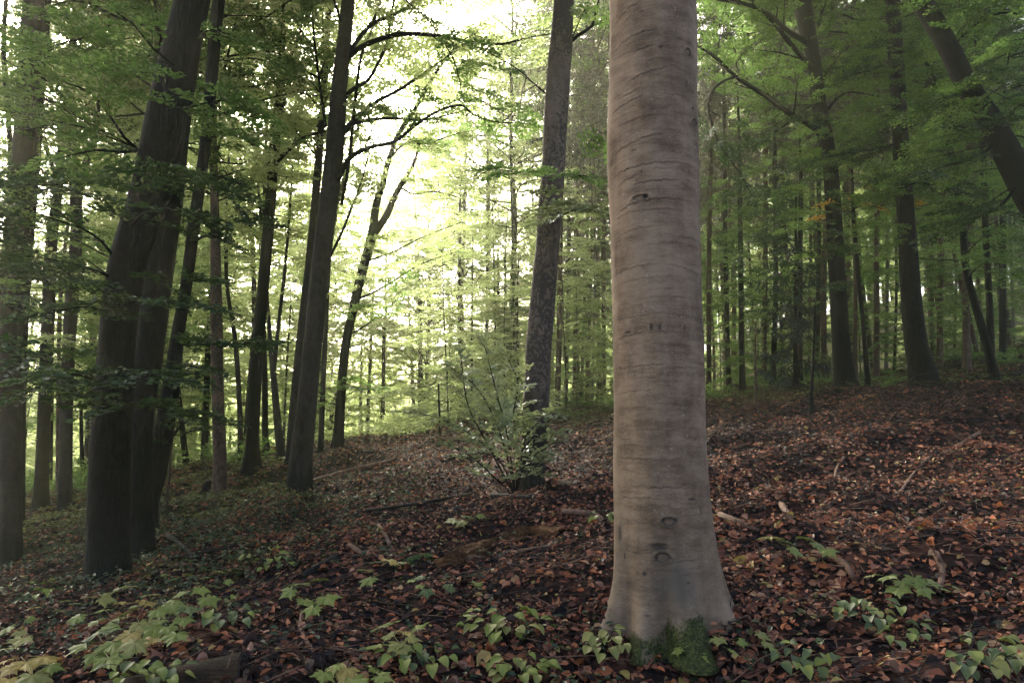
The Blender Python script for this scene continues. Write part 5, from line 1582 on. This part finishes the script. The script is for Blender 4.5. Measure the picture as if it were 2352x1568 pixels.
seedling("drooping green maple seedling right of the pale beech", 1805, 1245, 6, 1, 1, .165, [G], seed=13, leaves=[(1770, 1232, LM), (1800, 1240, G), (1845, 1232, G), (1875, 1248, G), (1820, 1258, G), (1900, 1262, G)], stem_y=60)
seedling("long green seedling on the right slope beneath the curved stick", 2090, 1330, 9, 1, 1, .13, [G], seed=14, leaves=[(2005, 1320, LM), (2040, 1322, G), (2070, 1335, G), (2100, 1328, G), (2135, 1335, G), (2165, 1350, G), (2060, 1350, G), (2190, 1345, LM), (2120, 1352, G)], stem_y=45)
seedling("low seedling with many small green leaves, lower right", 2070, 1440, 9, 75, 30, .085, [G, G, DK], 'oval', 15, stem_y=40, name="leafy_seedling")
seedling("beech sapling with yellow green oval leaves at the foot of the pale beech", 1392, 1470, 11, 42, 34, .085, [LM, G, LM], 'oval', 16, h=.2, stem_y=60, name="beech_seedling")
seedling("broad group of oval green leaves left of the pale beech", 1150, 1425, 18, 95, 34, .095, [G, G, LM], 'oval', 17, stem_y=40, name="leafy_seedling")
seedling("oval leaved seedling below the broad green group, bottom middle", 960, 1500, 14, 90, 28, .09, [G, G, DK], 'oval', 18, stem_y=35, name="leafy_seedling")
seedling("oval leaved seedling with a yellowing leaf in front of the mossy root", 1195, 1525, 15, 75, 30, .09, [G, G, LM], 'oval', 19, stem_y=30, name="leafy_seedling")
seedling("two round pale leaves beside the mossy root", 1665, 1462, 5, 1, 1, .10, [LM], seed=20, leaves=[(1650, 1465, LM), (1745, 1455, LM), (1760, 1475, LM), (1700, 1470, G), (1680, 1492, G)])
seedling("small maple seedling in front of the mossy root at the bottom edge", 1575, 1500, 4, 1, 1, .09, [G], seed=21, leaves=[(1560, 1490, G), (1585, 1498, G), (1605, 1505, G), (1572, 1512, LM)], stem_y=35)
seedling("leafy seedling in the lower right corner", 2270, 1500, 16, 85, 45, .085, [G, LM, DK], 'oval', 22, stem_y=40, name="leafy_seedling")
seedling("flat green seedling near the right edge, above the corner seedling", 1990, 1390, 10, 80, 26, .09, [G, LM, DK], 'oval', 23, stem_y=40, name="leafy_seedling")
seedling("dark seedling with crowded small leaves behind the big leaved maple seedling", 610, 1280, 16, 60, 24, .10, [DK, G], 'oval', 24, stem_y=35, name="leafy_seedling")
seedling("dark dull seedling between the large yellow cluster and the mossy log", 520, 1400, 14, 75, 30, .09, [DK, DK, G], 'oval', 25, stem_y=40, name="leafy_seedling")
seedling("small leaved plants lying against the mossy log, bottom left", 340, 1535, 14, 110, 26, .085, [DK, G], 'oval', 26, stem_y=30, name="leafy_seedling")
seedling("green seedling with split leaves by the curved pale stick, lower middle", 1005, 1340, 6, 110, 18, .09, [G, DK], 'maple', 27, stem_y=40)
seedling("row of small green leaves just left of the pale beech trunk", 1385, 1180, 5, 22, 14, .10, [G, DK], 'oval', 28, stem_y=30, name="leafy_seedling")
seedling("shadowed green leaves along the left edge bank", 60, 1345, 14, 80, 22, .11, [DK, G], 'oval', 29, stem_y=40, name="leafy_seedling")
seedling("low green rosette plants at the bottom right of centre", 1850, 1500, 12, 80, 34, .08, [DK, G], 'oval', 30, stem_y=40, name="leafy_seedling")

# ------------------------------------------------------------------ fallen wood
def stick(label, pl, w, bark='stick', name="fallen_branch", lift=.5, rough=.05, nseg=8, twigs=0, seed=0):
    q = []
    for i, (x, y) in enumerate(pl):
        p = hit(x, y)
        t = (p[1] * cp + (p[2] - 1.3) * sp)
        r = w * .5 * t / F * (1 - .35 * i / len(pl))
        r *= 1.3
        q.append(np.append(p + [0, 0, r * lift + .035], r))
    q = np.array(q)
    c = catmull(q, .06)
    B = Builder()
    B.tube(c[:, :3], c[:, 3], nseg, 0, rough=rough, seed=seed)
    n = len(B.v[0]) // nseg
    B.f.append((np.array([list(range(nseg))[::-1]]), 0, False))
    B.f.append((np.array([[(n - 1) * nseg + k for k in range(nseg)]]), 0, False))
    rs = np.random.default_rng(seed)
    for _ in range(twigs):
        i = int(rs.integers(1, len(c) - 1))
        d = np.append(rs.normal(0, 1, 2), rs.uniform(0, .5))
        L = rs.uniform(.1, .35)
        B.tube([c[i, :3], c[i, :3] + norm(d) * L], [c[i, 3] * .4, .002], 4, 0)
    o = B.mesh(name, [M[bark]], q[0, :3])
    ob = place(name, o, None, q[0, :3])
    tag(ob, label, "branch")
    return ob
for k, (lab, pl, w_, bk) in enumerate([
    ("long thin branch lying down the brown bank right of the grey leaning trunk", [(605, 1178), (660, 1145), (715, 1112), (800, 1085), (900, 1062), (990, 1036)], 8, 'stick'),
    ("straight reddish stick lying just below the rotten log", [(1005, 1312), (1080, 1296), (1120, 1290), (1200, 1276), (1290, 1262)], 10, 'stick'),
    ("short broken branch stub on the dark hollow right of the pale beech", [(1787, 1148), (1798, 1172), (1815, 1200)], 13, 'stick'),
    ("curved thick stick ending at the long green seedling on the right", [(1868, 1288), (1920, 1298), (1948, 1318), (1962, 1345)], 15, 'stick'),
    ("pale straight stick lying on the upper right slope", [(2250, 1002), (2210, 1025), (2170, 1050)], 7, 'stick'),
    ("slanting pale stick below the straight one on the right slope", [(2135, 1058), (2100, 1095), (2068, 1140)], 6, 'stick'),
    ("thin bent twig standing out of the leaves right of the pale beech", [(1938, 1058), (1922, 1085), (1916, 1122)], 5, 'stick'),
    ("reddish bark strip lying against the right side of the pale beech", [(1655, 1192), (1700, 1210), (1742, 1232)], 11, 'stick'),
    ("crooked pale upright twig in the lower middle foreground", [(693, 1425), (690, 1455), (705, 1490), (718, 1512), (712, 1565)], 8, 'stick'),
    ("dark broken branch beside the foot of the curved dark trunk", [(385, 1238), (415, 1262), (450, 1290)], 10, 'stick_dark'),
    ("thin pale twig arching above the dull green seedling", [(395, 1308), (430, 1304), (462, 1308), (474, 1318)], 6, 'stick'),
    ("brown stick lying behind the one green two yellow seedling", [(800, 1262), (845, 1285), (920, 1290)], 9, 'stick'),
    ("dark straight branch between the two big leaved seedlings", [(695, 1335), (735, 1310), (770, 1285)], 12, 'stick_dark'),
    ("bent orange brown stick left of the pale beech", [(1290, 1185), (1350, 1190), (1378, 1200), (1386, 1225)], 12, 'stick'),
    ("short dark stick sticking out of leaves at far right", [(2150, 1285), (2166, 1325), (2158, 1372)], 12, 'stick'),
    ("long dark stick in front of the rotten log, left part", [(740, 1400), (830, 1370), (960, 1345)], 7, 'stick_dark'),
    ("fine branch lying across the middle slope behind the shrub", [(840, 1180), (950, 1165), (1080, 1140)], 6, 'stick_dark'),
    ("dark horizontal pole lying at the foot of the speckled trunk", [(1130, 1145), (1200, 1150), (1290, 1160)], 9, 'stick_dark'),
    ("pale chip of wood left of the single three leaved seedling", [(868, 1215), (885, 1240), (895, 1262)], 8, 'stick'),
    ("long pole lying on the right slope behind the oak", [(2115, 892), (2200, 880), (2352, 862)], 7, 'stick_dark'),
    ("thin pale stick low in the right foreground", [(1690, 1495), (1760, 1500), (1830, 1508)], 5, 'stick'),
    ("dark long twig on the left bank above the dull green seedling", [(395, 1290), (500, 1270), (560, 1255)], 6, 'stick_dark'),
]):
    stick(lab, pl, w_, bk, seed=k, twigs=3 if w_ < 9 else 1)

# rotten log in the middle
base = hit(1060, 1300)
rl = empty("rotten_log", base)
tag(rl, "rotten splintered orange brown log half sunk in leaves in the middle", "log")
B = Builder()
pl = [(1005, 1312, 30), (1050, 1295, 44), (1110, 1272, 50), (1180, 1245, 46), (1240, 1232, 34), (1292, 1226, 26)]
q = []
for (x, y, w_) in pl:
    p = hit(x, y)
    q.append(np.append(p + [0, 0, .015], w_ * .42 * p[1] / F))
c = catmull(np.array(q), .03)
B.tube(c[:, :3], c[:, 3], 26, 0, rough=.10, seed=5)
v = B.v[0].reshape(len(c), 26, 3)
ctr = c[:, None, :3]
s = np.arange(len(c))[:, None]
k = np.arange(26)[None]
gro = 1 + .30 * np.sin(k * 2.1 + .02 * s) + .12 * np.sin(k * 4.7 + s * .05) + .08 * np.sin(k * 1.3 - s * .4)
B.v[0] = (ctr + (v - ctr) * gro[..., None]).reshape(-1, 3)
B.obj("trunk", [M['rotten']], rl, base)
for j in range(18):
    r1 = np.random.default_rng(j)
    i0 = int(r1.integers(0, len(c) - 8))
    i1 = min(len(c) - 1, i0 + int(r1.integers(6, 18)))
    off = np.array([0, r1.uniform(-.05, .02), r1.uniform(.02, .055)])
    B = Builder()
    seg = c[i0:i1, :3] + off + np.linspace(0, 1, i1 - i0)[:, None] * [0, 0, r1.uniform(-.01, .03)]
    B.tube(seg, np.linspace(.014, .004, len(seg)), 5, 0, rough=.1, seed=j)
    B.obj("splinter", [M[('stick', 'stick_dark', 'rotten')[j % 3]]], rl, base)
# its mossy left end
B = Builder()
q = []
for (x, y, w_) in [(905, 1312, 14), (940, 1300, 26), (975, 1290, 26), (1010, 1284, 12)]:
    p = hit(x, y)
    q.append(np.append(p, w_ * .5 * p[1] / F))
c = catmull(np.array(q), .02)
B.tube(c[:, :3], c[:, 3], 14, 0, rough=.10, seed=6)
B.obj("moss_patch", [M['moss']], rl, base)

# mossy log, bottom left, with a dark sawn end
a = hit(560, 1552) + [0, 0, .015]
b = hit(60, 1650) + [0, 0, -.02]
base = np.array([a[0], a[1], gz1(a[0], a[1])])
lg = empty("sawn_log", base)
tag(lg, "dark weathered log with a sawn end at the bottom left edge", "log")
L = 1.25
b = a + norm(b - a) * L
B = Builder()
cc = catmull(np.array([np.append(a, .098), np.append((a + b) / 2 + [0, 0, .01], .10), np.append(b, .104)]), .04)
B.tube(cc[:, :3], cc[:, 3], 40, 0, rough=.025, seed=3)
B.obj("bark", [bark_mat("weathered_log", (.004, .005, .005), (.055, .034, .018), 1, 16, 1.0, .03, moss=.3, sc3=(.14, 1, 1))], lg, base)
th = np.arange(40) * 2 * PI / 40
first = B.v[0][:40]
ctr = first.mean(0)
B2 = Builder()
rings = [ctr + (first - ctr) * k_ + norm(a - b) * d_ for k_, d_ in ((.99, .003), (.9, .006), (.6, -.012), (.25, -.03))]
V = np.concatenate(rings + [[ctr + norm(a - b) * -.035]])
F_ = []
for r_ in range(3):
    for i in range(40):
        F_.append((r_ * 40 + i, r_ * 40 + (i + 1) % 40, (r_ + 1) * 40 + (i + 1) % 40, (r_ + 1) * 40 + i))
B2.add(V, np.array(F_), 0, .5)
B2.f.append((np.array([(120 + i, 120 + (i + 1) % 40, 160) for i in range(40)]), 0, True))
B2.obj("cut_end", [M['cut']], lg, base)

# low stump next to the reddish trunk
p = hit(480, 1138)
B = Builder()
q = np.array([[p[0], p[1], p[2] - .1], [p[0], p[1], p[2] + .12], [p[0] + .02, p[1], p[2] + .30], [p[0] + .02, p[1], p[2] + .38]])
B.tube(q, [.17, .15, .13, .10], 18, 0, rough=.08, flare=.3, seed=8)
n = len(B.v[0])
B.f.append((np.array([[n - 18 + k for k in range(18)]]), 0, False))
st = place("tree_stump", B.mesh("tree_stump", [M['stick_dark']], p), None, p)
tag(st, "low broken stump beside the reddish trunk", "stump")

# exposed roots over the dark hollow
rh = hit(1740, 1105)
rt = empty("root_tangle", rh)
tag(rt, "dark tangle of bare roots hanging over the hollow right of the pale beech", "roots")
rs = np.random.default_rng(31)
for k in range(16):
    x0 = rs.uniform(1650, 1830)
    p0 = hit(x0, rs.uniform(1075, 1105))
    p1 = p0 + np.array([rs.normal(0, .12), -rs.uniform(.1, .25), -rs.uniform(.02, .08)])
    p2 = p1 + np.array([rs.normal(0, .1), -rs.uniform(.02, .15), -rs.uniform(.12, .28)])
    B = Builder()
    r0 = rs.uniform(.005, .016)
    c = catmull(np.array([p0, p1, p2]), .04)
    B.tube(c, np.linspace(r0, r0 * .4, len(c)), 5, 0, rough=.05, seed=k)
    B.obj("root", [M['stick_dark'] if k % 3 else M['stick']], rt, rh)

# ------------------------------------------------------------------ the air
me = bpy.data.meshes.new("haze")
x0, x1, y0, y1, z0, z1 = -240, 240, -210, 250, float(GZ.min()) - 1.0, 56.0
vs = [(x, y, z) for x in (x0, x1) for y in (y0, y1) for z in (z0, z1)]
me.from_pydata(vs, [], [(0, 1, 3, 2), (4, 6, 7, 5), (0, 4, 5, 1), (2, 3, 7, 6), (0, 2, 6, 4), (1, 5, 7, 3)])
hz = bpy.data.objects.new("haze", me)
COL.objects.link(hz)
m, nt = new_mat("haze")
v = nt.nodes.new("ShaderNodeVolumePrincipled")
v.inputs["Color"].default_value = (.98, 1.0, .72, 1)
v.inputs["Density"].default_value = HAZE_DENSITY
v.inputs["Anisotropy"].default_value = .75
o_ = nt.nodes.new("ShaderNodeOutputMaterial")
nt.links.new(v.outputs[0], o_.inputs["Volume"])
me.materials.append(m)
tag(hz, kind='stuff')

tris = {}
tot = 0
for ob in sc.objects:
    if ob.type == 'MESH' and ob.data.name not in tris:
        k = int(sum(max(0, p.loop_total - 2) for p in ob.data.polygons)) if len(ob.data.polygons) < 2000 else len(ob.data.loops) - 2 * len(ob.data.polygons)
        tris[ob.data.name] = k
        tot += k
print("TRIS", tot, "OBJ", len(sc.objects), "GZ", float(GZ.min()), float(GZ.max()))
